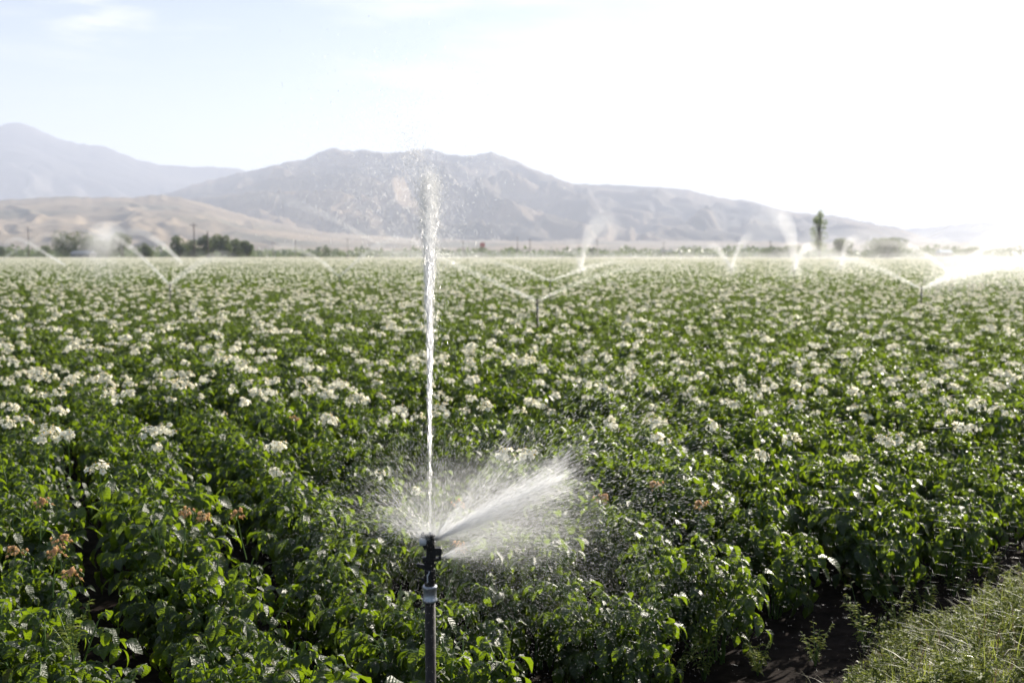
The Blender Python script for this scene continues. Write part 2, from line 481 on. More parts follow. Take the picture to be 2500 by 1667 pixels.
# ------------------------------------------------------------------ potato leaves
def leaflet(curl, fold, wav, rs):
    t = np.array([0, .14, .36, .62, .84, 1.0]); w = np.array([.04, .23, .30, .25, .12, .0])
    w = w * (1 + rs.uniform(-.08, .08, 6))
    a = curl * t ** 1.3
    dx = np.diff(t, prepend=0)
    x = np.cumsum(dx * np.cos(a)); z = -np.cumsum(dx * np.sin(a))
    V = []; U = []
    for i in range(6):
        wz = wav * math.sin(i * 2.1 + rs.uniform(0, 6))
        for s in (-1, 0, 1):
            V.append((x[i], s * w[i], z[i] + abs(s) * (w[i] * fold + wz * w[i]) ))
            U.append((s * .5 * (w[i] / .38), t[i]))
    q = []
    for i in range(5):
        for s in (0, 1):
            a0 = i * 3 + s
            q.append((a0, a0 + 3, a0 + 4, a0 + 1))
    return np.array(V), np.array(q), np.array(U)
def leaflet_lo(curl, fold, rs):
    V = np.array([(0, 0, 0), (.45, -.36, .1 * fold), (.5, 0, -.1 * curl), (.45, .36, .1 * fold), (1, 0, -.45 * curl)])
    return V, np.array([(0, 1, 2), (0, 2, 3), (1, 4, 2), (2, 4, 3)]), np.array([(0, 0), (-.5, .5), (0, .5), (.5, .5), (0, 1.)])

def compound(rs, lo=False, size=1.0):
    """a pinnate leaf along +X, about .2 m long"""
    g = G()
    Ls = .17 * size; arch = rs.uniform(.5, 1.3)
    s = np.linspace(0, 1, 6); a = -.25 + arch * s
    px = np.cumsum(np.cos(a)) * Ls / 6; pz = -np.cumsum(np.sin(a)) * Ls / 6
    px -= px[0]; pz -= pz[0]
    path = np.stack([px, px * 0, pz], 1)
    if not lo:
        tube(g, path, np.linspace(.0028, .0014, 6), 3, 1, cap=False)
    spots = [(1.0, 0, 1.0)]
    for sv, sz in ((.74, .86), (.48, .76), (.24, .5)) if not lo else ((.7, .95), (.35, .8)):
        for sd_ in (-1, 1):
            spots.append((sv + rs.uniform(-.04, .04), sd_, sz * rs.uniform(.85, 1.1)))
    for sv, side, sz in spots:
        ln = .079 * size * sz * rs.uniform(.85, 1.15)
        if lo: ln *= 1.25
        pos = np.array([np.interp(sv, s, px), 0, np.interp(sv, s, pz)])
        tilt = np.interp(sv, s, a) + rs.uniform(-.1, .35)
        yaw = side * rs.uniform(.9, 1.25) + rs.uniform(-.1, .1)
        rot = ry(tilt) @ rz(yaw) @ ry(rs.uniform(.05, .5)) @ rx(rs.uniform(-.25, .25))
        if lo:
            V, T, U = leaflet_lo(rs.uniform(.3, 1.2), 1, rs)
            g.add(V @ (rot * ln).T + pos, None, T, 0, U)
        else:
            V, Q, U = leaflet(rs.uniform(.5, 1.7), rs.uniform(.1, .6), .22, rs)
            g.add(V @ (rot * ln).T + pos, Q, None, 0, U)
    return g

def flower(rs, wilt=False, lo=False):
    """star flower facing +Z, 28 mm"""
    g = G(); r = .0175 if not wilt else .0125
    if lo:
        n = 5; V = [(0, 0, 0)]; T = []
        for k in range(10):
            a = k * PI / 5; rr = r * (1.15 if k % 2 == 0 else .62)
            V.append((rr * math.cos(a), rr * math.sin(a), .004))
            T.append((0, 1 + k, 1 + (k + 1) % 10))
        g.add(V, None, T, 2)
        return g
    back = rs.uniform(-.5, .35) if not wilt else -1.25
    for k in range(5):
        a = k * 2 * PI / 5
        V = [(0, 0, 0), (.55, -.42, 0), (.62, 0, .06), (.55, .42, 0), (1.1, 0, back * .4)]
        V = np.array(V) * r
        if wilt:
            V = V @ ry(1.0).T
        g.add(V @ rz(a).T, None, [(0, 1, 2), (0, 2, 3), (1, 4, 2), (2, 4, 3)], 3 if wilt else 2)
    g.add(np.array([(0, 0, .8), (.18, 0, 0), (-.1, .16, 0), (-.1, -.16, 0)]) * r, None, [(0, 1, 2), (0, 2, 3), (0, 3, 1)], 4)
    return g

def cluster(rs, wilt=False, lo=False, hgt=None):
    """peduncle from the origin with a head of star flowers"""
    g = G()
    h = hgt or rs.uniform(.15, .24)
    lean = rs.uniform(-.25, .25, 2)
    top = np.array([lean[0] * h, lean[1] * h, h])
    if not lo:
        tube(g, [np.zeros(3), top * .5 + [.004, 0, 0], top], [.0028, .0022, .0018], 4, 1, cap=False)
    n = rs.randint(13, 20) if not lo else rs.randint(7, 10)
    for i in range(n):
        a = rs.uniform(0, 2 * PI); e = rs.uniform(-.15, 1.3)
        ln = rs.uniform(.028, .072) if not wilt else rs.uniform(.02, .05)
        d = np.array([math.cos(a) * math.cos(e), math.sin(a) * math.cos(e), math.sin(e) * .7])
        p = top + d * ln
        if wilt: p[2] -= .012
        if not lo:
            tube(g, [top, top + d * ln * .55 + [0, 0, .008], p], [.0011, .001, .0009], 3, 1, cap=False)
        yaw = a + rs.uniform(-.5, .5); tilt = (PI / 2 - e) * .8 + rs.uniform(-.3, .4)
        if wilt: tilt = rs.uniform(2.0, 2.9)
        rot = rz(yaw) @ ry(tilt)
        g.merge(flower(rs, wilt, lo), X(rot, p, rs.uniform(.85, 1.25) * (1.1 if lo else 1)))
    if not lo:
        for i in range(rs.randint(2, 6)):                   # drooping buds
            a = rs.uniform(0, 2 * PI); ln = rs.uniform(.03, .05)
            p = top + [math.cos(a) * ln, math.sin(a) * ln, -.005]
            tube(g, [top, (top + p) / 2 + [0, 0, .012], p], [.001] * 3, 3, 1, cap=False)
            tube(g, [p, p + [0, 0, -.005], p + [0, 0, -.011]], [.001, .0032, .0012], 4, 1)
    return g
PM = [M['leaf'], M['stem'], M['petal'], M['wilt'], M['anther']]

def plant(rs, lo=False, leaves=46, ht=.6, wide=.27):
    """returns foliage G (with stems) and the stem tips"""
    g = G(); tips = []
    comp = [compound(rs, lo, rs.uniform(.85, 1.2)) for _ in range(7)]
    ns = rs.randint(6, 9)
    stems = []
    for i in range(ns):
        a = i * 2 * PI / ns + rs.uniform(-.4, .4); lean = rs.uniform(.25, 1.0) * wide * 1.15 if i else .03
        hh = ht * rs.uniform(.78, 1.0)
        s = np.linspace(0, 1, 6)[:, None]
        p = np.hstack([math.cos(a) * lean * s ** 1.2 + .03 * math.cos(a), math.sin(a) * lean * s ** 1.2 + .03 * math.sin(a), hh * s ** .85])
        stems.append((p, a)); tips.append(p[-1])
        if not lo: tube(g, p, np.linspace(.007, .0035, 6), 5, 1, cap=False)
    for k in range(leaves):
        p, a = stems[k % ns]
        t = .30 + .70 * ((k // ns + rs.uniform(0, .9)) / (leaves / ns)) ** .8
        t = min(t, 1)
        pos = np.array([np.interp(t, np.linspace(0, 1, 6), p[:, j]) for j in range(3)])
        yaw = a + k * 2.4 + rs.uniform(-.5, .5)
        if t < .75: yaw = a + rs.uniform(-1.4, 1.4)
        pitch = -rs.uniform(.1, .75) * (1 if t > .6 else .5) + (.25 if t < .5 else 0)
        sc_ = rs.uniform(.85, 1.2) * (1.1 if t < .8 else .88)
        if t > .95: pitch -= .3; sc_ *= .8
        g.merge(comp[rs.randint(7)], X(rz(yaw) @ ry(pitch) @ rx(rs.uniform(-.3, .3)), pos, sc_))
    return g, tips

rs = np.random.RandomState(3)
PROTO = []
for i in range(7):
    pg, tips = plant(rs, leaves=rs.randint(70, 88), ht=rs.uniform(.56, .66), wide=rs.uniform(.25, .32))
    PROTO.append((pg.mesh('foliage', PM), tips))
CL = [cluster(rs).mesh('flower_cluster', PM) for _ in range(6)]
CLW = [cluster(rs, True).mesh('flower_cluster', PM) for _ in range(3)]

# ------------------------------------------------------------------ where the plants stand
ROW = np.array([.45, -.893]); RN = np.array([.893, .45]); SP = .74
FAR = 335.
def crop_points(step, spacing, ymin, ymax, seed, margin=1.5, jit=.3):
    rs = np.random.RandomState(seed)
    pts = []
    lim = ymax * 1.25 + 20
    k0, k1 = int(-lim / spacing), int(lim / spacing)
    K, S = np.meshgrid(np.arange(k0, k1 + 1), np.arange(-lim, lim, step))
    K = K.ravel(); S = S.ravel()
    P = K[:, None] * spacing * RN + S[:, None] * ROW
    P = P + rs.uniform(-jit, jit, len(P))[:, None] * spacing * .5 * RN + rs.uniform(-jit, jit, len(P))[:, None] * step * 1.2 * ROW
    m = (P[:, 1] > ymin) & (P[:, 1] <= ymax) & (np.abs(P[:, 0]) < P[:, 1] * .56 + margin)
    m &= edge_d(P[:, 0], P[:, 1]) < np.where(P[:, 1] > 4.9, .02, -.2)
    return P[m]
P0 = crop_points(.33, SP, .5, 12.6, 5, margin=1.6)
# keep the sprinkler's foot clear
SPR = at(1049, 1475, 2.95)
P0 = P0[np.hypot(P0[:, 0] - SPR[0], P0[:, 1] - SPR[1]) > .26]
# plants right in front of the lens (below the frame) are not wanted
P0 = P0[(P0[:, 1] > 2.55)]
def vis(P):
    d = cp * P[:, 1] + sp * (H - .55)
    u = P[:, 0] / d; v = (-sp * P[:, 1] + cp * (.62 - H)) / d
    return (np.abs(u) < 1250 / F + .3 / d) & (v > -833.5 / F - .42 / d)
vm = vis(P0)
PV = P0[vm]; o = np.argsort(PV[:, 1]); PV = PV[o]
near, rest0 = PV[:300], np.concatenate([PV[300:], P0[~vm]])

def flower_prob(x, y):
    return np.clip(.85 * sstep(5.8, 9.2, y), 0, 1) * (.55 + .9 * vnoise(np.asarray(x) * .5 + 50, np.asarray(y) * .35 + 9, 77))

rs = np.random.RandomState(21)
# flower heads that the photo shows one by one in the near rows
WH = [(409,964),(455,960),(268,983),(302,991),(509,945),(585,964),(593,1006),(788,983),(830,964),(876,995),(111,1086),(130,941),(100,945),(241,937),(325,872),(406,1060),(184,945),(670,1117),(1812,946),(1935,962),(2254,930),(2275,962),(2397,1020),(2360,1090),(829,967),(792,1047),(1456,967),(1998,973),(2434,925),(1130,940),(1050,905),(1400,905),(1550,930),(35,1020),(138,985),(140,1030),(108,1088),(168,1090),(362,1080),(430,965),(255,1155),(785,1040),(1200,1010),(1325,1000),(1225,1132),(1255,1140),(1605,1040),(1600,1095),(1945,1090),(1860,1140),(2000,930),(2130,1100),(2380,1010),(2450,1020),(1935,1010),(1730,1060),(2090,980),(1715,945),(1460,960),(640,985),(300,985),(930,905),(890,990)]
WI = [(95,1230),(150,1315),(125,1350),(130,1400),(440,1285),(510,1292),(600,1268),(15,1335),(1090,1350),(1140,1218),(1705,1235),(1600,1170),(735,1040),(1480,1215)]
EXTRA = {}
for lst, wlt in ((WH, 0), (WI, 1)):
    for px_, py_ in lst:
        zc = .80 if not wlt else .80
        d_ = ray(px_, py_); k_ = (zc - H) / d_[2]; q_ = np.array([0, 0, H]) + d_ * k_
        j_ = int(np.argmin(np.hypot(near[:, 0] - q_[0], near[:, 1] - q_[1])))
        EXTRA.setdefault(j_, []).append((q_[0], q_[1], zc, wlt))
DARK = 'leafy potato plant'
spr2 = SPR[:2]
for i, (x, y) in enumerate(near):
    z = float(ground_z(np.array(x), np.array(y)))
    me, tips = PROTO[rs.randint(7)]
    s = (.80 + .36 * float(vnoise(np.array(x * 1.4 + 9), np.array(y * 1.1), 61))) * rs.uniform(.94, 1.06) * (1 - .10 * (edge_d(x, y) > -.5))
    nf = 0; wl = False
    pr = float(flower_prob(x, y))
    if rs.rand() < pr: nf = 1 + (rs.rand() < .5) + (rs.rand() < .2)
    ex = EXTRA.get(i, [])
    if ex: wl = any(e[3] for e in ex)
    d = math.hypot(x - spr2[0], y - spr2[1]); ed = float(edge_d(x, y))
    where = ('at the sprinkler foot' if d < .75 else
             'beside the grass verge' if ed > -.6 and x > .4 else
             'under the side spray' if d < 1.7 and x > spr2[0] else
             'in the shaded front row' if y < 4.2 else
             'a few steps behind the sprinkler' if y < 7 else
             'in the middle of the flowering field')
    nf = nf if not ex else len(ex)
    what = ('leafy green potato plant without blossom' if nf == 0 else
            'potato plant with a wilted orange-brown flower head' if wl else
            'potato plant with one white flower head' if nf == 1 else
            'potato plant with two white flower heads' if nf == 2 else 'potato plant with three white flower heads' if nf == 3 else 'potato plant with several white flower heads')
    r = empty('potato_plant', (x, y, z - .01), what + ' ' + where, 'potato plant', 'potato plants, ' + what.replace('potato plant ', '') + ' ' + where, rs.uniform(0, 2 * PI))
    r.scale = (s, s, s)
    for (ex_, ey_, ez_, wlt) in ex:
        a_ = -r.rotation_euler[2]; dx_, dy_ = ex_ - x, ey_ - y
        l_ = np.array([dx_ * math.cos(a_) - dy_ * math.sin(a_), dx_ * math.sin(a_) + dy_ * math.cos(a_), ez_ - z]) / s
        c = link('flower_cluster', (CLW if wlt else CL)[rs.randint(3)], r, tuple(l_ - [0, 0, .19])); c.scale = (1.1 / s,) * 3
        c.rotation_euler = (rs.uniform(-.15, .15), rs.uniform(-.15, .15), rs.uniform(0, 6.28))
    link('foliage', me, r)
    if nf and not ex:
        pick = rs.permutation(len(tips))[:nf]
        for k in pick:
            t = tips[k]
            c = link('flower_cluster', (CLW[rs.randint(3)] if wl else CL[rs.randint(6)]), r, (t[0], t[1], t[2] - .03))
            c.rotation_euler = (rs.uniform(-.25, .25), rs.uniform(-.25, .25), rs.uniform(0, 6.28))
            q_ = rs.uniform(.8, 1.15); c.scale = (q_, q_, q_)

# ------------------------------------------------------------------ the rest of the crop: one object
bc = bpy.data.collections
def hidden_coll(name, meshes):
    c = bc.new(name)
    for k, m in enumerate(meshes):
        o = bpy.data.objects.new(name + '_source', m); c.objects.link(o)
    return c
rs = np.random.RandomState(31)
def with_flowers(mesh_g, tips, nf, lo, rs):
    g = G(); g.merge(mesh_g)
    for k in rs.permutation(len(tips))[:nf]:
        g.merge(cluster(rs, False, lo), X(None, tips[k] - [0, 0, .03], rs.uniform(1, 1.25)))
    return g
mid = []
for i in range(12):
    pg, tips = plant(rs, leaves=56, ht=rs.uniform(.54, .68), wide=.31)
    mid.append(with_flowers(pg, tips, [0, 0, 0, 0, 1, 1, 1, 1, 1, 2, 2, 2][i], False, rs).mesh('mid_plant', PM))
low = []
lowg = []
for i in range(12):
    pg, tips = plant(rs, True, leaves=30, ht=rs.uniform(.52, .68), wide=.33)
    gg = with_flowers(pg, tips, [0, 0, 0, 0, 0, 1, 1, 1, 1, 1, 2, 2][i], True, rs)
    lowg.append(gg); low.append(gg.mesh('far_plant', PM))
patch = []
for i in range(6):
    g = G()
    for k in range(14):
        g.merge(lowg[rs.randint(12)], X(rz(rs.uniform(0, 6.28)), (rs.uniform(-1.1, 1.1), rs.uniform(-1.1, 1.1), rs.uniform(-.06, .02)), rs.uniform(.95, 1.25)))
    patch.append(g.mesh('crop_patch', PM))

def scatter_nodes(name, coll, smin, smax, seed):
    ng = bpy.data.node_groups.new(name, 'GeometryNodeTree')
    ng.interface.new_socket('Geometry', in_out='INPUT', socket_type='NodeSocketGeometry')
    ng.interface.new_socket('Geometry', in_out='OUTPUT', socket_type='NodeSocketGeometry')
    gi = ng.nodes.new('NodeGroupInput'); go = ng.nodes.new('NodeGroupOutput')
    mp_ = ng.nodes.new('GeometryNodeMeshToPoints')
    ci = ng.nodes.new('GeometryNodeCollectionInfo'); ci.inputs['Collection'].default_value = coll
    ci.inputs['Separate Children'].default_value = True; ci.inputs['Reset Children'].default_value = True
    ip = ng.nodes.new('GeometryNodeInstanceOnPoints'); ip.inputs['Pick Instance'].default_value = True
    rv = ng.nodes.new('FunctionNodeRandomValue'); rv.data_type = 'FLOAT_VECTOR'
    rv.inputs[0].default_value = (-.06, -.06, 0); rv.inputs[1].default_value = (.06, .06, 6.283); rv.inputs['Seed'].default_value = seed
    rs_ = ng.nodes.new('FunctionNodeRandomValue'); rs_.data_type = 'FLOAT'
    rs_.inputs[2].default_value = smin; rs_.inputs[3].default_value = smax; rs_.inputs['Seed'].default_value = seed + 1
    ri = ng.nodes.new('FunctionNodeRandomValue'); ri.data_type = 'INT'
    ri.inputs[4].default_value = 0; ri.inputs[5].default_value = len(coll.objects) - 1; ri.inputs['Seed'].default_value = seed + 2
    L = ng.links.new
    L(gi.outputs[0], mp_.inputs[0]); L(mp_.outputs[0], ip.inputs['Points']); L(ci.outputs[0], ip.inputs['Instance'])
    L(ri.outputs[2], ip.inputs['Instance Index'])
    L(rv.outputs[0], ip.inputs['Rotation']); L(rs_.outputs[1], ip.inputs['Scale'])
    L(ip.outputs[0], go.inputs[0])
    return ng

def scatter(name, P, coll, smin, smax, seed, label, cat):
    me = bpy.data.meshes.new(name)
    z = ground_z(P[:, 0], P[:, 1])
    me.from_pydata(np.stack([P[:, 0], P[:, 1], z], 1).tolist(), [], [])
    o = link(name, me, kind='stuff', label=label, cat=cat)
    md = o.modifiers.new('scatter', 'NODES'); md.node_group = scatter_nodes(name, coll, smin, smax, seed)
    return o
P1 = crop_points(.36, SP, 12.6, 42, 6, margin=3)
P2 = crop_points(.42, SP, 42, 110, 8, margin=4)
P3 = crop_points(1.7, 1.7, 110, FAR, 9, margin=8, jit=.6)
bare = [p[0] for p in PROTO]
nr = rest0[:, 1] < 8.5
scatter('border_potato_crop', rest0[nr], hidden_coll('border', bare), .85, 1.1, 15,
        'leafy potato crop continuing past the picture edge', 'potato crop')
rest0 = rest0[~nr]
scatter('flowering_potato_crop', np.concatenate([rest0, P1]), hidden_coll('middle', mid), .85, 1.12, 1,
        'white flowering potato crop in the middle distance of the field', 'potato crop')
scatter('distant_potato_crop', P2, hidden_coll('distant', low), .9, 1.2, 4,
        'pale flowering potato crop further out beyond the near plants', 'potato crop')
scatter('horizon_potato_crop', P3, hidden_coll('horizon', patch), .9, 1.1, 7,
        'hazy green edge of the potato field before the trees', 'potato crop')

# ------------------------------------------------------------------ grass verge
rs = np.random.RandomState(41)
def blades(n, fx, hmin, hmax, w, bend, mats_frac=.12):
    g = G()
    P = fx(n)
    n = len(P)
    h = rs.uniform(hmin, hmax, n) * (.45 + 1.1 * fbm(P[:, 0] * 5, P[:, 1] * 5, 3, 14)); a = rs.uniform(0, 2 * PI, n); b = rs.uniform(.15, 1, n) * bend
    t = np.array([0, .4, .75, 1.0]); V = np.zeros((n, 7, 3)); U = np.zeros((n, 7, 2))
    da = np.stack([np.cos(a), np.sin(a)], 1); pa = np.stack([-np.sin(a), np.cos(a)], 1)
    z0 = ground_z(P[:, 0], P[:, 1])
    for i, tt in enumerate(t):
        out = (b * tt ** 2 * h)[:, None] * da; zz = z0 + h * (tt - .45 * np.minimum(b, 1.4) * tt ** 2)
        ww = w * (1 - tt ** 1.5) * (h / hmax) ** .3
        if i < 3:
            V[:, 2 * i, :2] = P + out + pa * ww[:, None] ; V[:, 2 * i, 2] = zz
            V[:, 2 * i + 1, :2] = P + out - pa * ww[:, None]; V[:, 2 * i + 1, 2] = zz
        else:
            V[:, 6, :2] = P + out; V[:, 6, 2] = zz
    off = np.arange(n)[:, None] * 7
    q = np.concatenate([off + np.array([0, 1, 3, 2]), off + np.array([2, 3, 5, 4])])
    t3 = off + np.array([4, 5, 6])
    st = rs.rand(n) < mats_frac
    g.add(V.reshape(-1, 3), q, t3, 0)
    g.qm = [np.concatenate([st, st]).astype(int)]; g.tm = [st.astype(int)]
    return g
def verge_pts(dmin, dmax, soft=.2):
    def f(n):
        x = rs.uniform(-1.5, 7.5, n * 3); y = rs.uniform(2.4, 13, n * 3)
        d = edge_d(x, y) + (vnoise(x * 3, y * 3, 5) - .5) * .45
        m = (d > dmin) & (d < dmax) & (np.abs(x) < y * .6 + .3)
        m &= rs.rand(len(x)) < np.clip((d - dmin) / soft, .05, 1)
        return np.stack([x, y], 1)[m]
    return f
g = blades(300000, verge_pts(.16, 4.2), .03, .10, .0040, 1.3, .06)
g.merge(blades(26000, verge_pts(.22, 3.5), .10, .24, .0034, 1.2, .14))
def weed(rs, ht=.2, n=5, lsz=.017):
    g = G()
    for k in range(n):
        a = rs.uniform(0, 2 * PI); ln = ht * rs.uniform(.6, 1.1); out = rs.uniform(.2, .7) * ln
        s = np.linspace(0, 1, 8)[:, None]
        p = np.hstack([math.cos(a) * out * s ** 1.3, math.sin(a) * out * s ** 1.3, ln * s ** .9])
        tube(g, p, np.linspace(.0022, .0009, 8), 3, 1, cap=False)
        for j in range(22):
            t = rs.uniform(.15, 1); pos = np.array([np.interp(t, s[:, 0], p[:, c]) for c in range(3)])
            V, T, U = leaflet_lo(.4, 1, rs)
            V = V * [1, .5, 1]
            yaw = a + (1 if j % 2 else -1) * rs.uniform(.7, 1.4)
            g.add(V @ (rz(yaw) @ ry(rs.uniform(-.7, .3)) * lsz * rs.uniform(.7, 1.5)).T + pos, None, T, 0, U)
    return g
wl_ = [weed(np.random.RandomState(80 + i_), ht=.14, n=6, lsz=.024) for i_ in range(5)]
for w_ in wl_: w_.qm = [m_ * 0 + 2 for m_ in w_.qm]; w_.tm = [m_ * 0 + 2 for m_ in w_.tm]
for x_, y_ in verge_pts(.18, 4.0)(3000)[:1500]:
    g.merge(wl_[rs.randint(5)], X(rz(rs.uniform(0, 6.3)), (x_, y_, float(ground_z(np.array(x_), np.array(y_)))), rs.uniform(.6, 1.3)))
link('grass', g.mesh('grass', [M['grass'], M['straw'], M['weed']]), kind='stuff', label='wet tangled green grass on the bank beside the field', cat='grass')
WD = [weed(np.random.RandomState(60 + i), ht=.2 + .05 * (i % 3), n=6 + i, lsz=.02 + .004 * (i % 2)).mesh('weed', [M['weed'], M['stem']]) for i in range(4)]
wspots = [(175, 1500, 3.25, 'feathery pale weed poking up between leaves of the shaded front row'),
          (1640, 1667, 4.5, 'low weed sprouting on bare soil where the crop ends'),
          (1720, 1655, 4.55, 'small weed on the soil strip next to the first potato leaves'),
          (1850, 1640, 4.6, 'spreading weed on dark bare soil before the grass'),
          (1990, 1640, 4.7, 'pale bushy weed at the tip of the grass verge'),
          (2110, 1590, 4.85, 'yellowish weed on the inner rim of the grass bank'),
          (2190, 1510, 5.2, 'tall feathery weed rising from the rim of the grass'),
          (2260, 1500, 5.4, 'olive weed standing between bare soil and long grass'),
          (2330, 1440, 5.7, 'leafy weed in the long grass near the far end of the bank'),
          (2420, 1420, 5.9, 'wiry weed in front of the last potato bush by the grass')]
for i, (px, py, Y, lb) in enumerate(wspots):
    p = at(px, py, Y)
    z = .32 if i == 0 else float(ground_z(np.array(p[0]), np.array(p[1])))
    if i == 0: z = p[2] - .16
    x = p[0]
    o = link('weed', WD[i % 4], None, (x, p[1], z - .01), None, lb, 'weed', 'weeds along the field margin')
    o.rotation_euler = (0, 0, i * 1.3); s = 1.0 + .12 * (i % 3); o.scale = (s, s, s)

# ------------------------------------------------------------------ the near sprinkler
MM = .0327 / 107.0       # metres per pixel of the close-up (pipe is 107 px wide)
BX, BY = 372.0, 628.0   # pipe axis / top of coupling in the close-up
def loc(zx, zy, y=0.0):
    return ((zx - BX) * MM, y, (BY - zy) * MM)
def prism(g, pts, y0, y1, m=0, chamfer=.0008):
    """outline in close-up pixels, thick in y, with chamfered rims"""
    P = np.array([loc(a, b)[0::2] for a, b in pts]); c = P.mean(0)
    n = len(P)
    def ring(s, y):
        d = P - c; L_ = np.linalg.norm(d, axis=1)[:, None]
        Q = c + d * (1 - s / np.maximum(L_, 1e-6))
        return np.stack([Q[:, 0], np.full(n, y), Q[:, 1]], 1)
    V = np.concatenate([ring(chamfer, y0), ring(0, y0 + chamfer), ring(0, y1 - chamfer), ring(chamfer, y1)])
    q = [(r * n + i, r * n + (i + 1) % n, (r + 1) * n + (i + 1) % n, (r + 1) * n + i) for r in range(3) for i in range(n)]
    cc = np.array([[c[0], y0, c[1]], [c[0], y1, c[1]]])
    V = np.concatenate([V, cc])
    t = [(4 * n, (i + 1) % n, i) for i in range(n)] + [(4 * n + 1, 3 * n + i, 3 * n + (i + 1) % n) for i in range(n)]
    g.add(V, q, t, m)
def rod(g, a, b, r, n=10, m=0):
    a = np.array(a, float); b = np.array(b, float)
    d = (b - a) / np.linalg.norm(b - a) * .0006
    tube(g, [a, a + d, b - d, b], [r * .8, r, r, r * .8], n, m)
base = at(1049.5, 1428, 2.97)
root = empty('sprinkler', (base[0], base[1], 0), 'black impact sprinkler on a brown steel riser, spraying close in front', 'sprinkler', 'sprinklers in the field')
def part(name, g, m, parent=root, smooth=False, z=base[2]):
    return link(name, g.mesh(name, [m] if not isinstance(m, list) else m, smooth), parent, (0, 0, z))
g = G(); tube(g, [(0, 0, -base[2] + .0), (.0015, 0, -.8), (0, 0, -.03)], .0165, 28, 0)
part('riser_pipe', g, M['steel'], smooth=True)
g = G()
zt = 0; zb = loc(0, 795)[2]
lathe(g, [(.014, zb), (.0215, zb + .0005), (.0232, zb + .003), (.0232, zb + .008), (.0205, zb + .0115), (.0203, zt - .0125), (.0222, zt - .009), (.0226, zt - .003), (.0205, zt), (.013, zt + .0005)], 36)
cpl = part('coupling', g, M['zinc'], smooth=True)
# lower body
g = G()
lathe(g, [(.012, -.001), (.0168, 0), (.0168, .004), (.0160, .0045), (.0160, .0075), (.0168, .008), (.0168, .020), (.0150, .022), (.0150, .032), (.0160, .034), (.0160, .046), (.012, .050), (.011, .052)], 10)
for k in range(8):
    a = k * PI / 4; c = np.array([math.cos(a), math.sin(a)]) * .0162
    rod(g, (c[0], c[1], .008), (c[0], c[1], .03), .0024, 6)
prism(g, [(322, 462), (345, 455), (352, 510), (330, 520), (320, 500)], -.008, .008)
prism(g, [(395, 455), (428, 462), (424, 505), (398, 520)], -.008, .008)
body = part('body', g, M['plastic'])
g = G(); rod(g, loc(355, 582, -.0175), loc(352, 500, -.0165), .0022); rod(g, loc(360, 510, -.0165), loc(372, 470, -.014), .0016)
part('pin', g, M['greypart'])
g = G(); rod(g, loc(250, 552, -.004), loc(322, 562, 0), .0022); rod(g, loc(290, 574, -.002), loc(322, 562, 0), .0028); part('trip_lever', g, M['plastic'])
g = G(); rod(g, loc(425, 520), loc(441, 521), .0016); rod(g, loc(438, 522), loc(455, 522), .0028); part('trip_lever', g, M['plastic'])
# neck, wings
g = G()
prism(g, [(342, 275), (402, 275), (418, 300), (412, 470), (392, 505), (352, 490), (338, 440)], -.009, .009)
rod(g, loc(376, 470), loc(376, 280), .0115, 12)
prism(g, [(320, 390), (418, 378), (420, 402), (322, 412)], -.012, .012)
part('neck', g, M['plastic'])
g = G(); prism(g, [(242, 405), (262, 402), (345, 424), (350, 470), (322, 470), (246, 432)], -.006, .005); part('deflector_wing', g, M['plastic'])
g = G(); prism(g, [(398, 430), (428, 402), (436, 404), (430, 428), (398, 462)], -.004, .005); part('deflector_wing', g, M['plastic'])
g = G(); prism(g, [(296, 352), (306, 338), (345, 332), (348, 384), (300, 386)], -.006, .006)
rod(g, loc(322, 360, -.009), loc(322, 360, .009), .0062, 12); part('spring_cap', g, M['plastic'])
# drive arm loop on the right
g = G()
prism(g, [(392, 258), (418, 244), (486, 241), (496, 252), (495, 300), (486, 312), (400, 316)], -.010, .010)
prism(g, [(461, 308), (489, 308), (489, 366), (461, 352)], -.008, .008)
prism(g, [(398, 352), (486, 340), (488, 368), (404, 382)], -.0075, .0075)
prism(g, [(416, 306), (434, 306), (436, 352), (418, 354)], -.004, .004)
part('drive_arm', g, M['plastic'])
# upper barrel, cap plate and bolt
g = G()
P_ = [loc(384, 270), loc(376, 200), loc(373, 122)]
tube(g, P_, [.0108, .0135, .0128], 14)
prism(g, [(330, 152), (352, 150), (372, 285), (345, 285), (336, 240)], -.007, .007)
for zz in (160, 185, 210): rod(g, loc(396, zz, -.012), loc(418, zz + 2, 0), .0022, 6)
prism(g, [(402, 190), (420, 200), (428, 248), (402, 262)], -.008, .008)
part('barrel', g, M['plastic'])
g = G(); tube(g, [loc(377, 126), loc(377, 121), loc(378, 112), loc(378, 107)], [.012, .0165, .0165, .0125], 16)
rod(g, loc(334, 126), loc(326, 119), .0018, 6); rod(g, loc(428, 116), loc(434, 124), .0018, 6); part('cap', g, M['plastic'])
g = G(); tube(g, [loc(379, 110), loc(379, 84), loc(379, 81)], [.0038, .0038, .003], 6); part('bolt', g, M['greypart'])
g = G(); tube(g, [loc(342, 180), loc(326, 178), loc(322, 178)], [.009, .0125, .0105], 18)
prism(g, [(312, 140), (334, 145), (340, 250), (328, 268), (304, 225)], -.009, .007); part('nozzle', g, M['plastic'])
g = G(); tube(g, [loc(326, 178, -.004), loc(292, 176, -.010), loc(280, 178, -.012), loc(276, 178, -.012)], [.0118, .0118, .0105, .0075], 20); part('nozzle_tip', g, M['greypart'])
g = G(); prism(g, [(286, 146), (288, 108), (298, 88), (312, 84), (326, 112), (330, 150)], -.003, .003); part('range_fin', g, M['plastic'])
g = G(); tube(g, [loc(403, 205, .002), loc(424, 165, .030)], [.006, .005], 10); part('range_nozzle', g, M['plastic'])

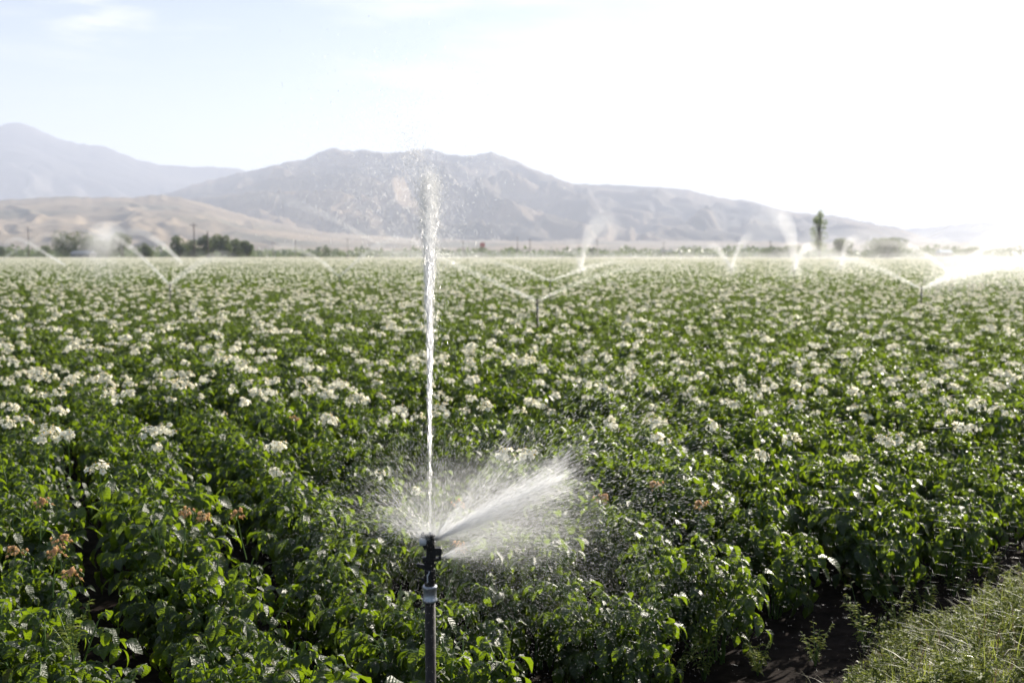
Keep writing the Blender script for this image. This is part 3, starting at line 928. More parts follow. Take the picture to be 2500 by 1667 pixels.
# far sprinklers: riser, coupling, head
g = G(); tube(g, [(0, 0, 0), (0, 0, 1.02)], .0165, 8); FP = g.mesh('riser_pipe', [M['steel']])
g = G(); lathe(g, [(.014, 1.0), (.023, 1.002), (.023, 1.05), (.014, 1.055)], 10); FC = g.mesh('coupling', [M['zinc']])
g = G(); lathe(g, [(.014, 1.05), (.017, 1.055), (.016, 1.10), (.011, 1.11), (.012, 1.15), (.015, 1.16), (.014, 1.195), (.003, 1.2)], 8)
tube(g, [(-.055, 0, 1.125), (0, 0, 1.115), (.05, 0, 1.14), (.05, 0, 1.165), (0, 0, 1.165)], .008, 6)
tube(g, [(0, 0, 1.17), (-.045, .01, 1.185)], .011, 6); FHd = g.mesh('head', [M['plastic']])
FS = [  # px, py of the head, label
    (1312, 735, 'sprinkler throwing two thin jets apart, nearest one beyond the main jet'),
    (415, 696, 'sprinkler with a strong jet rising toward the bushes and shed'),
    (829, 676, 'sprinkler with a V of two short jets below the wide mountain foot'),
    (1343, 686, 'small sprinkler standing in the field just behind the two-jet sprinkler'),
    (2250, 706, 'sprinkler with a long arching jet and a broad fan of spray'),
    (2324, 671, 'sprinkler half lost in glowing spray behind the broad fan'),
    (1418, 656, 'far sprinkler with a bright burst and a tall curling plume'),
    (1786, 654, 'far sprinkler with a narrow V of two jets'),
    (1940, 661, 'far sprinkler with a tall jet left of the lone slender tree'),
    (2053, 649, 'far sprinkler with a short jet below the lone slender tree'),
    (-30, 662, 'sprinkler just past the frame edge whose jet crosses the meadow'),
]
fs = []
for i, (px, py, lb) in enumerate(FS):
    # depth so that the head (1.16 m high) is seen at py
    d = ray(px, py); k = (1.16 - H) / d[2]; p = np.array([0, 0, H]) + d * k
    fs.append(p)
    if i == 10: continue
    r = empty('sprinkler', (p[0], p[1], 0), lb, 'sprinkler', 'sprinklers in the field', i * 1.1)
    link('riser_pipe', FP, r); link('coupling', FC, r); link('head', FHd, r)

# ------------------------------------------------------------------ water
def streaks(P, D, Ln, Rd):
    """elongated drops: three-sided double pyramids"""
    n = len(P); P = np.asarray(P); D = D / (np.linalg.norm(D, axis=1)[:, None] + 1e-9)
    rr = np.random.RandomState(n % 9973).normal(size=(n, 3))
    A = np.cross(D, rr); A /= np.linalg.norm(A, axis=1)[:, None]
    B = np.cross(D, A)
    V = np.zeros((n, 4, 3))
    V[:, 0] = P - D * (Ln / 2)[:, None]; V[:, 1] = P + D * (Ln / 2)[:, None]
    for k, a in enumerate((.55, PI - .55)):
        V[:, 2 + k] = P + (math.cos(a) * A + math.sin(a) * B) * Rd[:, None]
    off = np.arange(n)[:, None] * 4
    T = np.concatenate([off + np.array(f) for f in ((0, 1, 2), (0, 3, 1))])
    g = G(); g.add(V.reshape(-1, 3), None, T)
    return g
def water(name, g, label, group=None):
    return link(name, g.mesh(name, [M['water']]), kind='stuff', label=label, cat='water spray', group=group)
rs = np.random.RandomState(90)
nz = base + np.array([.002, 0, .105])           # nozzle position
# (a) main jet: rises away from the camera, seen almost end-on
def jet_pos(s, t0=.365, k=.0121, yaw=0.0):
    x = nz[0] + s * yaw; y = nz[1] + s; z = nz[2] + t0 * s - k * s * s
    return x, y, z
def jet(n, s0, s1, powr, sig0, sig1, lmin, lmax, r0, r1, yaw, dxy=(0, 0), t0=.365, drop=0, wob=0):
    s = s0 + (s1 - s0) * rs.rand(n) ** powr
    x, y, z = jet_pos(s, t0=t0, yaw=yaw)
    sg = sig0 + (sig1 - sig0) * ((s - s0) / (s1 - s0)) ** 1.2
    wb = wob * np.sin(s * 5.1 + 1) * s / 4
    x = x + rs.normal(size=n) * sg + wb + dxy[0]; z = z + rs.normal(size=n) * sg * 1.2 + dxy[1]
    fall = rs.exponential(1, n) * drop * (s / s1)
    z = z - fall
    y = y - fall * .3 + rs.normal(size=n) * sg * 2
    D = np.stack([np.full(n, yaw) + rs.normal(size=n) * .05, np.ones(n) * .6, .33 - .0242 * s - fall * 1.2 + rs.normal(size=n) * .06], 1)
    return streaks(np.stack([x, y, z], 1), D, rs.uniform(lmin, lmax, n), rs.uniform(r0, r1, n))
YW = nz[0] / nz[1]
yawm = YW + .003
g = jet(320, 0.02, .7, 1, .0015, .006, .02, .07, .0005, .0011, yawm)
g.merge(jet(10500, .55, 4.9, .66, .0020, .030, .04, .16, .0012, .0030, yawm, wob=.006))
g.merge(jet(8500, 2.2, 4.95, .7, .014, .065, .03, .12, .0010, .0022, yawm))
g.merge(jet(2600, 1.5, 5.0, .7, .02, .12, .015, .05, .0010, .0020, yawm + .012, drop=.22))
water('water_jet', g, 'tall bright jet of water shooting up from the near sprinkler')
# (b) older pulse of the same jet, drifting up and to the left, with falling drops
g = jet(5200, 5.0, 10.5, .8, .05, .16, .03, .10, .0014, .0040, YW - .020, drop=.07, t0=.384)
g.merge(jet(3000, 8.0, 13, 1.2, .22, .4, .02, .06, .002, .004, YW - .030, drop=.2, t0=.372))
g.merge(jet(280, 10.5, 12.5, 1, .25, .3, .02, .05, .003, .0045, YW - .065, drop=.3, t0=.385))
g.merge(jet(5200, 4, 12, .9, .35, .8, .02, .06, .0013, .0030, YW - .012, drop=.9))
# broad drizzle before the mountain
n = 7500
px = 940 + rs.normal(size=n) * 170; py = 500 + rs.normal(size=n) * 75; Y = rs.uniform(9, 16, n)
m = (py > 370) & (py < 640)
Pw = np.array([at(a, b, c) for a, b, c in zip(px[m], py[m], Y[m])])
g.merge(streaks(Pw, np.stack([rs.normal(size=len(Pw)) * .12, np.zeros(len(Pw)) + .1, -np.ones(len(Pw))], 1), rs.uniform(.008, .03, len(Pw)), rs.uniform(.0012, .0030, len(Pw))))
water('water_drops', g, 'scattered drops breaking off the top of the main jet before the mountain')
# (c) side spray fan
def fan(o, n, a0, a1, r1, dep, rad, l0, l1, sharp=1.0, rp=1.0, cut=None):
    ang = a0 + (a1 - a0) * rs.rand(n) ** sharp
    r = r1 * rs.rand(n) ** (rp * 1.25) * (.72 + .38 * vnoise(ang * 9 + r1 * 50, ang * 0, 3)) * (1 + .25 * rs.rand(n) ** 3)
    dd = rs.normal(size=n) * dep
    D = np.stack([np.cos(ang), dd, np.sin(ang)], 1); D /= np.linalg.norm(D[:, [0, 2]], axis=1)[:, None]
    P = np.array(o) + D * r[:, None]
    P[:, 2] -= .10 * r ** 2
    V = D.copy(); V[:, 2] -= .2 * r; V += rs.normal(size=V.shape) * .05
    return streaks(P, V, rs.uniform(l0, l1, n), np.full(n, rad) * rs.uniform(.6, 1.4, n))
oA = base + np.array(loc(415, 170)); oB = base + np.array(loc(480, 345))
rd = math.radians
g = fan(oA, 17000, rd(22), rd(36), .49, .18, .00032, .010, .040, 1, .75)
g.merge(fan(oA, 2200, rd(27.5), rd(31), .47, .05, .00042, .012, .040, 1, .35))
g.merge(fan(oA, 15000, rd(6), rd(58), .42, .35, .00028, .008, .03, 1, .95))
g.merge(fan(oA, 13000, rd(50), rd(165), .30, .5, .00024, .006, .022, 1, 1.0))
g.merge(fan(oA, 3000, rd(125), rd(172), .20, .5, .00026, .006, .02, 1, .9))
g.merge(fan(oB, 9000, rd(4), rd(32), .40, .35, .00028, .006, .022, .9, .95))
g.merge(fan(oB, 5000, rd(-8), rd(60), .6, .5, .0005, .004, .010, 1, .6))
g.merge(fan(oA, 7000, rd(8), rd(50), .95, .4, .0006, .005, .014, 1, .55))
g.merge(fan(oA, 7000, rd(40), rd(175), .42, .6, .0005, .003, .008, 1, .6))
water('water_spray', g, 'white fan of fine spray bursting sideways from the near sprinkler head')
n = 30000
Pm = np.stack([base[0] + .28 + rs.normal(size=n) * .33, base[1] + .35 + rs.normal(size=n) * .3, base[2] - .0 + rs.normal(size=n) * .12 - .02], 1)
g = streaks(Pm, rs.normal(size=(n, 3)) * .5 + [0.4, 0, -.5], rs.uniform(.003, .007, n), rs.uniform(.00022, .00045, n))
water('water_mist', g, 'fine mist of droplets drifting over dark leaves right of the sprinkler')

# (d) drops from a sprinkler outside the frame, crossing on the right
n = 3000
px = 2560 - np.abs(rs.normal(size=n)) * 420; py = rs.uniform(500, 1640, n); Y = 2.2 + rs.rand(n) * 5
keep = (py < 620 + (px - 1500) * 1.3) | (rs.rand(n) < .25)
px, py, Y = px[keep], py[keep], Y[keep]; n = len(px)
sl = np.interp(py, [500, 800, 1100, 1640], [.45, .38, -.02, -.18])
P = np.array([at(a, b, c) for a, b, c in zip(px, py, Y)])
D = np.stack([np.ones(n), rs.normal(size=n) * .15, sl + rs.normal(size=n) * .05], 1)
small = rs.rand(n) < .55
D[small] = np.stack([np.full(small.sum(), .35), rs.normal(size=small.sum()) * .1, -np.ones(small.sum())], 1)
g = streaks(P, D, np.where(small, rs.uniform(.006, .02, n), rs.uniform(.015, .07, n) * np.interp(py, [500, 1640], [1.1, .8])), np.where(small, .0005, .0005) * rs.uniform(.7, 1.3, n))
water('water_drops', g, 'thin streaking drops crossing from a hidden sprinkler over the grass verge side')

# (e) far jets, each traced in space from its own sprinkler
_jv = {}
def jet_vol(d):
    k = round(math.log(max(d, .01)) * 3)
    if k not in _jv: _jv[k] = vol_mat('jet_mist', math.exp(k / 3), .45)
    return _jv[k]
def far_jet(i, pts, dY, n, w0, w1, label, drop=.4, rad=.006, mist=1.0, droop=True):
    """pts: pixels along the stream starting at sprinkler i; dY: extra depth at its end"""
    p0 = fs[i]; pts = np.array(pts, float)
    if i not in (6, 7, 8, 9) and abs(w1 - w0) < .25 and pts[-1][1] <= pts[-2][1] + 2:      # the stream tips over and falls
        d_ = pts[-1] - pts[-2]
        pts = np.vstack([pts, pts[-1] + [d_[0] * .55, abs(d_[1]) * .25 + 3], pts[-1] + [d_[0] * 1.05, abs(d_[1]) * .9 + 12]])
    k = len(pts)
    tt = np.concatenate([[0], np.cumsum(np.hypot(*np.diff(pts, axis=0).T))]); tt /= tt[-1]
    Yk = p0[1] + dY * tt
    W = np.array([at(a, b, c) for (a, b), c in zip(pts, Yk)])
    t = rs.rand(n) ** .9
    fine = np.linspace(0, 1, 60)
    co = [np.interp(fine, tt, W[:, j]) for j in range(3)]
    ker = np.hanning(19); ker /= ker.sum()
    co = [np.concatenate([c[:1], np.convolve(np.pad(c, 9, 'edge'), ker, 'valid')[1:-1], c[-1:]]) for c in co]
    P = np.stack([np.interp(t, fine, c) for c in co], 1)
    dir_ = np.stack([np.interp(t, fine, np.gradient(c)) for c in co], 1)
    dir_ /= np.linalg.norm(dir_, axis=1)[:, None] + 1e-9
    sg = (w0 + (w1 - w0) * t ** 1.3)
    core = rs.rand(n) < .6
    sg = np.where(core, sg * .65, sg * 1.6)
    P = P + rs.normal(size=P.shape) * sg[:, None]
    f = np.where(core, 0, rs.exponential(1, n)) * drop * t
    P[:, 2] -= f; P[:, 2] = np.maximum(P[:, 2], .45)
    dir_[:, 2] -= f * 1.5
    g = streaks(P, dir_, rs.uniform(.04, .14, n) * (rad / .006), rs.uniform(.5, 1.2, n) * rad)
    fi = np.linspace(0, 1, 33)
    cpts = np.stack([np.interp(fi, fine, c) for c in co], 1)
    K = 8
    vm_ = []
    for j in range(K):
        t_ = (j + .5) / K
        rr_ = 1.7 * (w0 + (w1 - w0) * t_ ** 1.1)
        tau = mist * (.17 * (1 - t_) ** 1.1 + .025)
        vm_.append(jet_vol(tau / (2 * rr_)))
        sl_ = slice(j * 4, j * 4 + 5); pp = cpts[sl_].copy()
        tf = fi[sl_]; rad_ = 1.7 * (w0 + (w1 - w0) * tf ** 1.1)
        if j: pp[0] += (pp[1] - pp[0]) * .004
        if j == K - 1: rad_[-2:] *= [.8, .3]
        tube(g, pp, rad_, 12, 1 + j)
    o_ = link('water_jet', g.mesh('water_jet', [M['water']] + vm_), kind='stuff', label=label, cat='water spray', group='jets of the far sprinklers')
    return o_
JT = [
 (0, [(1312, 735), (1215, 693), (1115, 647), (1040, 622), (960, 612)], 7, 4200, .02, .08, 'thin jet slanting away from the nearest far sprinkler toward the main jet', .5, .004, .7),
 (0, [(1312, 735), (1390, 698), (1470, 668), (1560, 652), (1640, 650)], 9, 1800, .02, .10, 'faint jet slanting away from the nearest far sprinkler on its open side', .7, .004, .4),
 (1, [(415, 696), (375, 655), (330, 612), (282, 578), (262, 572)], 5, 7000, .02, .09, 'strong white jet rising in front of the round bushes', .3, .0055),
 (1, [(282, 578), (262, 572), (245, 585), (235, 640)], 4, 14000, .2, .42, 'white curtain of spray falling in front of the round bushes', 1.0, .006),
 (1, [(415, 696), (450, 666), (495, 636), (540, 622)], 6, 1900, .03, .14, 'short misty jet leaning toward the utility pole with crossarm', .5, .005),
 (1, [(445, 642), (400, 600), (360, 572), (330, 562)], 14, 900, .03, .12, 'faint jet crossing in front of the small round bush', .3, .006, .45),
 (2, [(829, 676), (885, 622), (950, 580), (1010, 590), (1080, 622), (1130, 650)], 8, 7000, .02, .18, 'arching jet of the V-shaped pair, leaning toward the main jet', .6, .006),
 (2, [(829, 676), (790, 640), (740, 612), (690, 600)], 8, 1500, .03, .12, 'faint jet of the V-shaped pair, leaning toward the tree group', .5, .006),
 (3, [(1343, 686), (1290, 662), (1230, 645), (1180, 636)], 8, 1400, .015, .08, 'thin jet of the small sprinkler, leaning toward the main jet', .4, .005),
 (3, [(1343, 686), (1400, 665), (1450, 648), (1500, 640)], 8, 1400, .02, .10, 'thin jet of the small sprinkler, leaning toward the bright plume', .4, .005),
 (4, [(2250, 706), (2160, 660), (2070, 630), (1970, 604), (1920, 610), (1870, 640)], 8, 6500, .015, .16, 'long arching jet passing below the lone slender tree', .5, .005),
 (4, [(2250, 706), (2340, 668), (2440, 640), (2560, 625)], 6, 4500, .15, .9, 'broad glowing fan of spray beside the long arching jet', .5, .005, .2),
 (5, [(2324, 671), (2270, 625), (2210, 597), (2150, 590)], 8, 5000, .03, .18, 'rising jet in front of the big hazy bush', .5, .007),
 (5, [(2324, 671), (2400, 630), (2500, 600), (2600, 590)], 8, 5000, .25, 1.4, 'bright misty jet reaching out over the glare side', 1.0, .008, .3),
 (6, [(1418, 656), (1425, 610), (1440, 570), (1465, 538), (1488, 532)], 6, 7000, .04, .45, 'tall curling plume against the mountain foot', .9, .009),
 (6, [(1418, 656), (1410, 630), (1398, 600), (1390, 585)], 3, 900, .03, .2, 'short side jet of the bright far sprinkler', .5, .008),
 (7, [(1786, 654), (1770, 630), (1750, 606), (1730, 598)], 5, 3800, .04, .2, 'narrow jet of the far V, near side of the dark low bushes', .5, .009),
 (7, [(1786, 654), (1796, 620), (1812, 590), (1835, 570)], 5, 3800, .04, .2, 'narrow jet of the far V, leaning toward the tall jet', .5, .009),
 (8, [(1940, 661), (1938, 620), (1928, 565), (1905, 520), (1882, 514)], 5, 6500, .04, .42, 'tall curving jet beside the lone slender tree', .9, .008),
 (8, [(1940, 661), (1952, 625), (1965, 606), (1990, 600)], 4, 1500, .03, .2, 'low side jet of the tall-jet sprinkler', .5, .008),
 (9, [(2053, 649), (2060, 612), (2072, 588), (2095, 580)], 5, 3800, .04, .24, 'short jet right under the lone slender tree', .5, .010),
 (4, [(2250, 706), (2330, 670), (2420, 648), (2510, 640)], 6, 5000, .03, .2, 'clear jet on the glare side of the long arching jet', .5, .005, 1.2),
 (5, [(2324, 671), (2370, 625), (2430, 596), (2490, 586)], 7, 4000, .03, .2, 'rising jet arcing before the washed-out bush', .5, .006, 1.2),
 (10, [(-30, 662), (10, 630), (60, 598), (118, 568)], 6, 2200, .03, .13, 'slanting white jet near the bare pole at the field edge', .4, .007),
 (10, [(160, 648), (110, 618), (70, 592), (40, 580)], 16, 900, .03, .12, 'faint jet crossing the slanting white jet', .4, .008),
 (2, [(930, 600), (860, 560), (780, 518), (700, 490), (630, 472)], -14, 2200, .04, .12, 'faint drifting arc of drops high against the brown mountain', .25, .0035, .25),
]
for a in JT: far_jet(a[0], a[1], a[2], int(a[3] * .7), a[4], a[5], a[6], a[7], a[8] * .6, (1.5 if a[0] in (6, 7, 8, 9) else .8) if len(a) < 10 else a[9])

# bright burst of mist round some far heads, and the mist bank lying along the far field
def ellipsoid(g, c, r, n=20, m=12, mt=0):
    V = []; q = []
    for i in range(m + 1):
        ph = PI * i / m
        for j in range(n):
            a = 2 * PI * j / n
            V.append((c[0] + r[0] * math.sin(ph) * math.cos(a), c[1] + r[1] * math.sin(ph) * math.sin(a), c[2] + r[2] * math.cos(ph)))
    for i in range(m):
        for j in range(n):
            q.append((i * n + j, (i + 1) * n + j, (i + 1) * n + (j + 1) % n, i * n + (j + 1) % n))
    g.add(V, q, None, mt)
def puff(label, c, r, tau, group=None, name='water_mist', aniso=.4):
    g = G(); ellipsoid(g, c, r)
    m = vol_mat('puff_mist', .19 * tau / (2 * r[1]), aniso)
    return link(name, g.mesh(name, [m]), kind='stuff', label=label, cat='water mist', group=group)
def burst(i, n, r, label, rad=.01):
    p = fs[i]
    puff(label, p + [0, 0, .0], (r * 1.5, r * 1.5, r * 1.3), 1.3, 'bursts of mist round far heads')
    puff(label.replace('bright', 'faint outer').replace('glowing', 'faint outer'), p + [0, 0, .0], (r * 4, r * 3, r * 2.6), .5, 'bursts of mist round far heads')
burst(6, 3500, .22, 'bright mist burst below the tall curling plume')
burst(7, 3200, .25, 'bright mist burst at the foot of the narrow far V')
burst(8, 4000, .26, 'bright mist burst at the foot of the tall curving jet')
burst(9, 2000, .26, 'bright mist burst at the foot of the short jet under the tree')
burst(5, 3500, .3, 'glowing mist round the half hidden sprinkler')
n = 40000
px = rs.uniform(820, 2560, n); Y = rs.uniform(215, 330, n)
wv = fbm(px / 60., Y / 25., 4, 4)
keep = rs.rand(n) < np.clip((wv - .35) * 3.2, .03, 1) * np.interp(px, [820, 1100, 2560], [.3, 1, 1])
px, Y, wv = px[keep], Y[keep], wv[keep]; n = len(px)
zz = .7 + rs.rand(n) ** 1.3 * 2.6 * (wv + .3)
P = np.stack([(px - 1250) / F * Y, Y, zz], 1)
g = streaks(P, rs.normal(size=(n, 3)) + [0, 0, .6], rs.uniform(.08, .3, n), rs.uniform(.03, .06, n) * (Y / 200))
water('spray_bank', g, 'long white bank of spray lying over the far end of the field')

# soft veils of spray
def at_puff(px, py, Y, wpx, hpx, dep, tau, label, **k):
    c = at(px, py, Y); puff(label, c, (wpx / F * Y / 2, dep, hpx / F * Y / 2), tau, 'veils of drifting spray', **k)
at_puff(240, 600, fs[1][1] + 3, 60, 90, .5, .9, 'dense veil of falling spray in front of the round bushes')
at_puff(255, 640, fs[1][1] + 3, 150, 130, .9, .35, 'thin veil of falling spray over the flowers before the bushes')
at_puff(480, 640, fs[1][1] + 4, 130, 60, .6, .25, 'thin veil of spray below the wooden poles')
at_puff(1480, 560, fs[6][1] + 5, 90, 70, .9, .4, 'soft veil drifting off the tall curling plume')
at_puff(1870, 545, fs[8][1] + 5, 110, 90, 1.1, .35, 'soft veil drifting off the tall curving jet')
at_puff(2420, 655, fs[4][1] + 6, 420, 95, 1.6, .45, 'glowing low veil of spray over the flowers on the glare side')
at_puff(2480, 600, fs[5][1] + 6, 560, 150, 3, .9, 'wide pale veil of spray before the hazy ridge')
at_puff(2120, 615, fs[5][1] + 12, 460, 120, 3, .65, 'pale veil of spray between the slender tree and the broad bush')
at_puff(1650, 615, 110, 520, 60, 6, .35, 'low veil of spray over the far flowers between two bright bursts')
at_puff(980, 590, 60, 420, 90, 3, .22, 'thin veil of spray beside the arching jet')
for i_, (w_, a_) in enumerate(((11, 0), (19, .5))):
    g = G(); x_ = -42.0 + a_ * 20
    rk = np.random.RandomState(5 + i_)
    while x_ < 165:
        r_ = w_ * rk.uniform(.7, 1.3)
        ellipsoid(g, (x_ + r_, 300 - 40 * i_, .9), (r_ * .99, 11, 1.9 * rk.uniform(.6, 1.2)), 16, 10); x_ += 2 * r_ + .3
    link('spray_bank', g.mesh('spray_bank', [vol_mat('bank_mist', .006, .4)]), kind='stuff', label='low white bank of drifting spray lying over the far end of the field', cat='water mist', group='spray banks')
puff('soft veil of mist round the near sprinkler head', base + np.array([.10, .24, .16]), (.20, .16, .15), .8)
puff('soft wider veil of mist beside the near sprinkler head', base + np.array([.20, .32, .15]), (.38, .22, .20), .5)
puff('soft veil of mist along the side spray', base + np.array([.22, .20, .14]), (.24, .14, .09), .35)

# ------------------------------------------------------------------ trees, poles, sheds
rs = np.random.RandomState(120)
def tree_meshes(rs, w, h, lobes, n, trunk_h, slender=False, leaf=.32):
    g = G()
    cs = []
    for k in range(lobes):
        if slender:
            fz = rs.uniform(.02, .97) if k else .95; zc = trunk_h + (h - trunk_h) * fz
            env = min(1, .45 + fz * 2.2) * (1 - fz ** 2.2 * .85); a_ = rs.uniform(0, 2 * PI)
            rr = w * rs.uniform(.11, .2) * (1 - .45 * fz)
            c = np.array([math.cos(a_) * w * .34 * env, math.sin(a_) * w * .3 * env, zc]); r3 = np.array([rr, rr, rr * 1.25])
        else:
            a = rs.uniform(0, 2 * PI); q_ = math.sqrt(rs.rand()) * w * .33
            c = np.array([q_ * math.cos(a), q_ * math.sin(a) * .8, trunk_h + (h - trunk_h) * rs.uniform(.15, .78)])
            rr = w * rs.uniform(.16, .27); r3 = np.array([rr, rr, min(rr * 1.0, (h - c[2]))])
        cs.append((c, r3))
    P = []
    per = n // lobes
    for c, r3 in cs:
        d = rs.normal(size=(per, 3)); d /= np.linalg.norm(d, axis=1)[:, None]
        rr = rs.uniform(.55, 1.08, per) ** .7
        P.append(c + d * rr[:, None] * r3)
    P = np.concatenate(P); P[:, 2] = np.maximum(P[:, 2], .1)
    n = len(P)
    A = rs.normal(size=(n, 3)); A /= np.linalg.norm(A, axis=1)[:, None]
    B = np.cross(A, rs.normal(size=(n, 3))); B /= np.linalg.norm(B, axis=1)[:, None]
    s = leaf * rs.uniform(.5, 1.2, n)[:, None]
    V = np.stack([P - A * s, P + B * s * .55, P + A * s, P - B * s * .55], 1).reshape(-1, 3)
    g.add(V, np.arange(n * 4).reshape(-1, 4))
    tg = G()
    tube(tg, [(0, 0, 0), (.05, 0, trunk_h), (0, .1, h * .8)], [h * .022, h * .016, h * .005], 7)
    for c, r3 in cs:
        tube(tg, [(.03, 0, max(trunk_h * .8, c[2] * .35)), tuple(c * [.5, .5, .8]), tuple(c)], [h * .01, h * .007, h * .003], 5)
    return g.mesh('crown', [M['poplar'] if slender else M['tree']], False), tg.mesh('trunk', [M['bark']])
def tree(name, px, ytop, Y, wpx, label, cat, lobes=9, n=2600, th=.12, slender=False, leaf=.24, group='trees beyond the field'):
    b = at(px, 622, Y); top = at(px, ytop, Y)[2]; w = wpx / F * Y * (1 if slender else 1.18)
    c, t = tree_meshes(rs, w, top, lobes + (0 if slender else 4), int(n * 1.5), top * th, slender, leaf)
    r = empty(name, (b[0], Y, -.02), label, cat, group)
    link('crown', c, r); link('trunk', t, r)
tree('bushy_tree', 178, 562, 345, 84, 'big round dark bush, first and widest of the cluster by the shed', 'tree', 12, 3600, .08)
tree('bushy_tree', 222, 572, 350, 60, 'dark bushy tree between the widest bush and the tall one', 'tree', 9)
tree('bushy_tree', 300, 556, 352, 56, 'taller bushy tree behind the falling spray curtain', 'tree', 8)
tree('bushy_tree', 350, 583, 340, 44, 'small round dark bush standing at the end of the shed cluster', 'tree', 7, 2000, .05)
tree('bushy_tree', 262, 585, 355, 60, 'low bush half hidden by the spray curtain', 'tree', 8)
tree('bushy_tree', 110, 597, 420, 30, 'tiny bush beside the slanting white jet', 'tree', 5, 900)
tree('bushy_tree', 2, 598, 420, 24, 'tiny bush cut by the picture edge', 'tree', 5, 900)
tree('bushy_tree', 440, 572, 360, 42, 'dark tree just before the pole with crossarm', 'tree', 7)
tree('bushy_tree', 470, 585, 368, 60, 'wide low tree behind the pole with crossarm', 'tree', 8)
tree('bushy_tree', 502, 566, 362, 36, 'upright tree behind the plain wooden pole', 'tree', 7)
tree('bushy_tree', 541, 556, 360, 48, 'tallest tree of the group by the poles', 'tree', 8, 2800)
tree('bushy_tree', 566, 584, 366, 50, 'medium tree leaning on the tallest one by the poles', 'tree', 7)
tree('bushy_tree', 521, 577, 371, 50, 'tree filling the gap behind the plain wooden pole', 'tree', 8)
tree('bushy_tree', 586, 580, 370, 44, 'tree between the medium tree and the last small one by the poles', 'tree', 7)
tree('bushy_tree', 602, 587, 362, 38, 'last small tree at the open end of the pole group', 'tree', 6)
tree('bushy_tree', 795, 604, 500, 36, 'lone small bush under the brown mountain', 'tree', 5, 900)
tree('poplar', 2000, 517, 300, 66, 'lone slender tree standing taller than everything near it', 'tree', 26, 1700, .2, True, .2)
tree('bushy_tree', 2058, 580, 310, 46, 'loose round tree beside the slender tree', 'tree', 10, 3000, .12, False, .2)
tree('bushy_tree', 2168, 580, 300, 100, 'broad hazy bush behind the rising jet', 'tree', 16, 6500, .05, False, .2)
tree('bushy_tree', 1885, 604, 320, 60, 'low spreading bush by the narrow far V', 'tree', 7, 1800, .03)
tree('bushy_tree', 1935, 598, 330, 56, 'low dark bush behind the tall curving jet', 'tree', 7, 1800, .03)
tree('bushy_tree', 2375, 606, 330, 80, 'washed-out bush in the glowing spray', 'tree', 7, 1800, .03)
tree('bushy_tree', 1175, 605, 600, 34, 'tiny dark bush beside the red sign', 'tree', 5, 900)
tree('bushy_tree', 1445, 600, 560, 16, 'tiny upright bush beside the tall curling plume', 'tree', 5, 900)
# far treeline
g = G()
n = 26000
az = rs.uniform(-.62, .62, n); rr = rs.uniform(650, 1100, n)
hh = 1.5 + 8.5 * np.clip(fbm(az * 60, rr / 90., 4, 8) * 1.7 - .45, 0, 1)
P = np.stack([rr * np.sin(az), rr * np.cos(az), rs.rand(n) * hh], 1)
A = rs.normal(size=(n, 3)); A /= np.linalg.norm(A, axis=1)[:, None]
B = np.cross(A, rs.normal(size=(n, 3))); B /= np.linalg.norm(B, axis=1)[:, None]
s = rs.uniform(.8, 2.0, n)[:, None]
g.add(np.stack([P - A * s, P + B * s * .6, P + A * s, P - B * s * .6], 1).reshape(-1, 3), np.arange(n * 4).reshape(-1, 4))
link('far_woods', g.mesh('far_woods', [M['tree']], False), kind='stuff', label='hazy low line of far trees at the mountain foot', cat='woods')

def pole(px, ytop, Y, label, arm=True, r=.13):
    top = at(px, ytop, Y)[2]; x = at(px, 622, Y)[0]
    o = empty('utility_pole', (x, Y, 0), label, 'utility pole', 'utility poles beyond the field')
    g = G(); tube(g, [(0, 0, -.1), (0, 0, top)], [r * 1.2, r * .8], 8); link('post', g.mesh('post', [M['wood']]), o)
    if arm:
        g = G(); box_mesh(g, (-1.1, -.2, top - .75), (1.1, -.08, top - .58)); link('crossarm', g.mesh('crossarm', [M['wood']], False), o)
        for k in (-1, -.5, .5, 1):
            g = G(); lathe(g, [(.02, top - .58), (.06, top - .55), (.05, top - .42), (.01, top - .4)], 6, c=(k, -.14, 0)); link('insulator', g.mesh('insulator', [M['greypart']]), o)
pole(475, 545, 300, 'tall wooden pole with a crossarm in front of the tree group', True, .18)
pole(508, 565, 300, 'plain thick wooden pole beside the pole with crossarm', False, .22)
pole(71, 553, 380, 'bare pole behind the slanting white jet', False, .15)
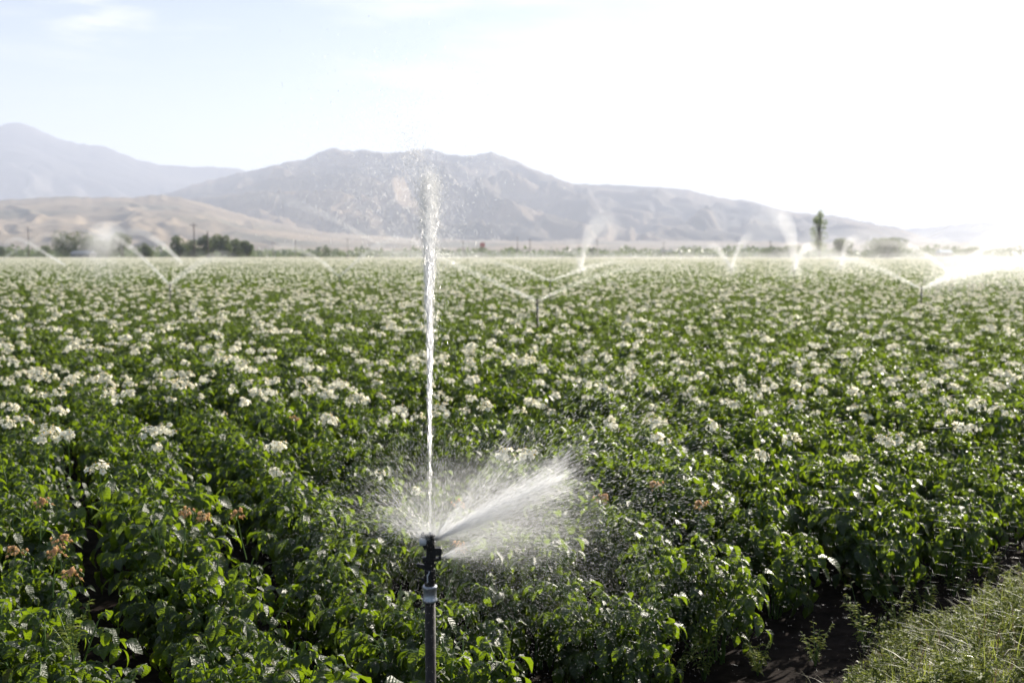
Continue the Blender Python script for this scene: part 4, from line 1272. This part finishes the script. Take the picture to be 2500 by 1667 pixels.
for px, yt, lb in ((667, 590, 'thin far pole closest to the tree group by the poles'), (721, 585, 'thin far pole between the tree group and the lone bush'),
                   (849, 582, 'far pole just past the lone small bush'), (1002, 588, 'thin far pole before the main jet'),
                   (1131, 588, 'far pole just past the main jet'), (1263, 577, 'far pole under the dark mountain gully'), (1294, 583, 'far pole near the bright plume'),
                   (1458, 585, 'far pole beside the tall curling plume'), (1620, 590, 'thin far pole in the open middle of the tree line'), (1880, 588, 'thin far pole over the low spreading bush')):
    pole(px, yt, 620, lb, True, .2)
def shed(px, py0, wpx, Y, hh, wallm, roofm, label, cat='shed'):
    x = at(px, 622, Y)[0]; w = wpx / F * Y
    o = empty('shed', (x, Y, 0), label, cat)
    g = G(); box_mesh(g, (-w / 2, 0, 0), (w / 2, 5, hh)); link('wall', g.mesh('wall', [wallm], False), o)
    g = G()
    V = [(-w / 2 - .3, -.3, hh + .003), (w / 2 + .3, -.3, hh + .003), (w / 2 + .3, 5.3, hh + .003), (-w / 2 - .3, 5.3, hh + .003), (-w / 2 - .3, 2.5, hh + 1.2), (w / 2 + .3, 2.5, hh + 1.2)]
    g.add(V, [(0, 1, 5, 4), (3, 4, 5, 2), (0, 3, 2, 1)], [(0, 4, 3), (1, 2, 5)]); link('roof', g.mesh('roof', [roofm], False), o)
    g = G(); box_mesh(g, (-w * .12, -.06, 0), (w * .1, -.003, hh * .75)); link('door', g.mesh('door', [M['wood']], False), o)
shed(196, 600, 46, 338, 2.0, M['wall'], M['roof'], 'low grey shed in front of the big round bush')
shed(2312, 600, 26, 400, 2.6, M['wall'], M['blue'], 'small shed with a pale blue roof, lost in glare')
shed(1640, 600, 60, 760, 4, M['wall'], M['roof'], 'pale long barn in the far tree line', 'barn')
x = at(1178, 622, 640)[0]
o = empty('sign', (x, 640, 0), 'small red sign on a post among the far trees', 'sign')
g = G(); tube(g, [(0, 0, 0), (0, 0, 8)], .12, 6); link('post', g.mesh('post', [M['wood']]), o)
g = G(); box_mesh(g, (-1.6, -.22, 6.5), (1.6, -.14, 9.4)); link('board', g.mesh('board', [M['red']], False), o)

# ------------------------------------------------------------------ render settings
sc.view_settings.view_transform = 'Standard'
sc.view_settings.look = 'None'
sc.view_settings.gamma = 1
sc.view_settings.exposure = 1.42
cy = sc.cycles
cy.max_bounces = 10; cy.diffuse_bounces = 6; cy.glossy_bounces = 2; cy.transmission_bounces = 8; cy.volume_bounces = 1; cy.transparent_max_bounces = 96
cy.use_denoising = True
cy.sample_clamp_indirect = 6
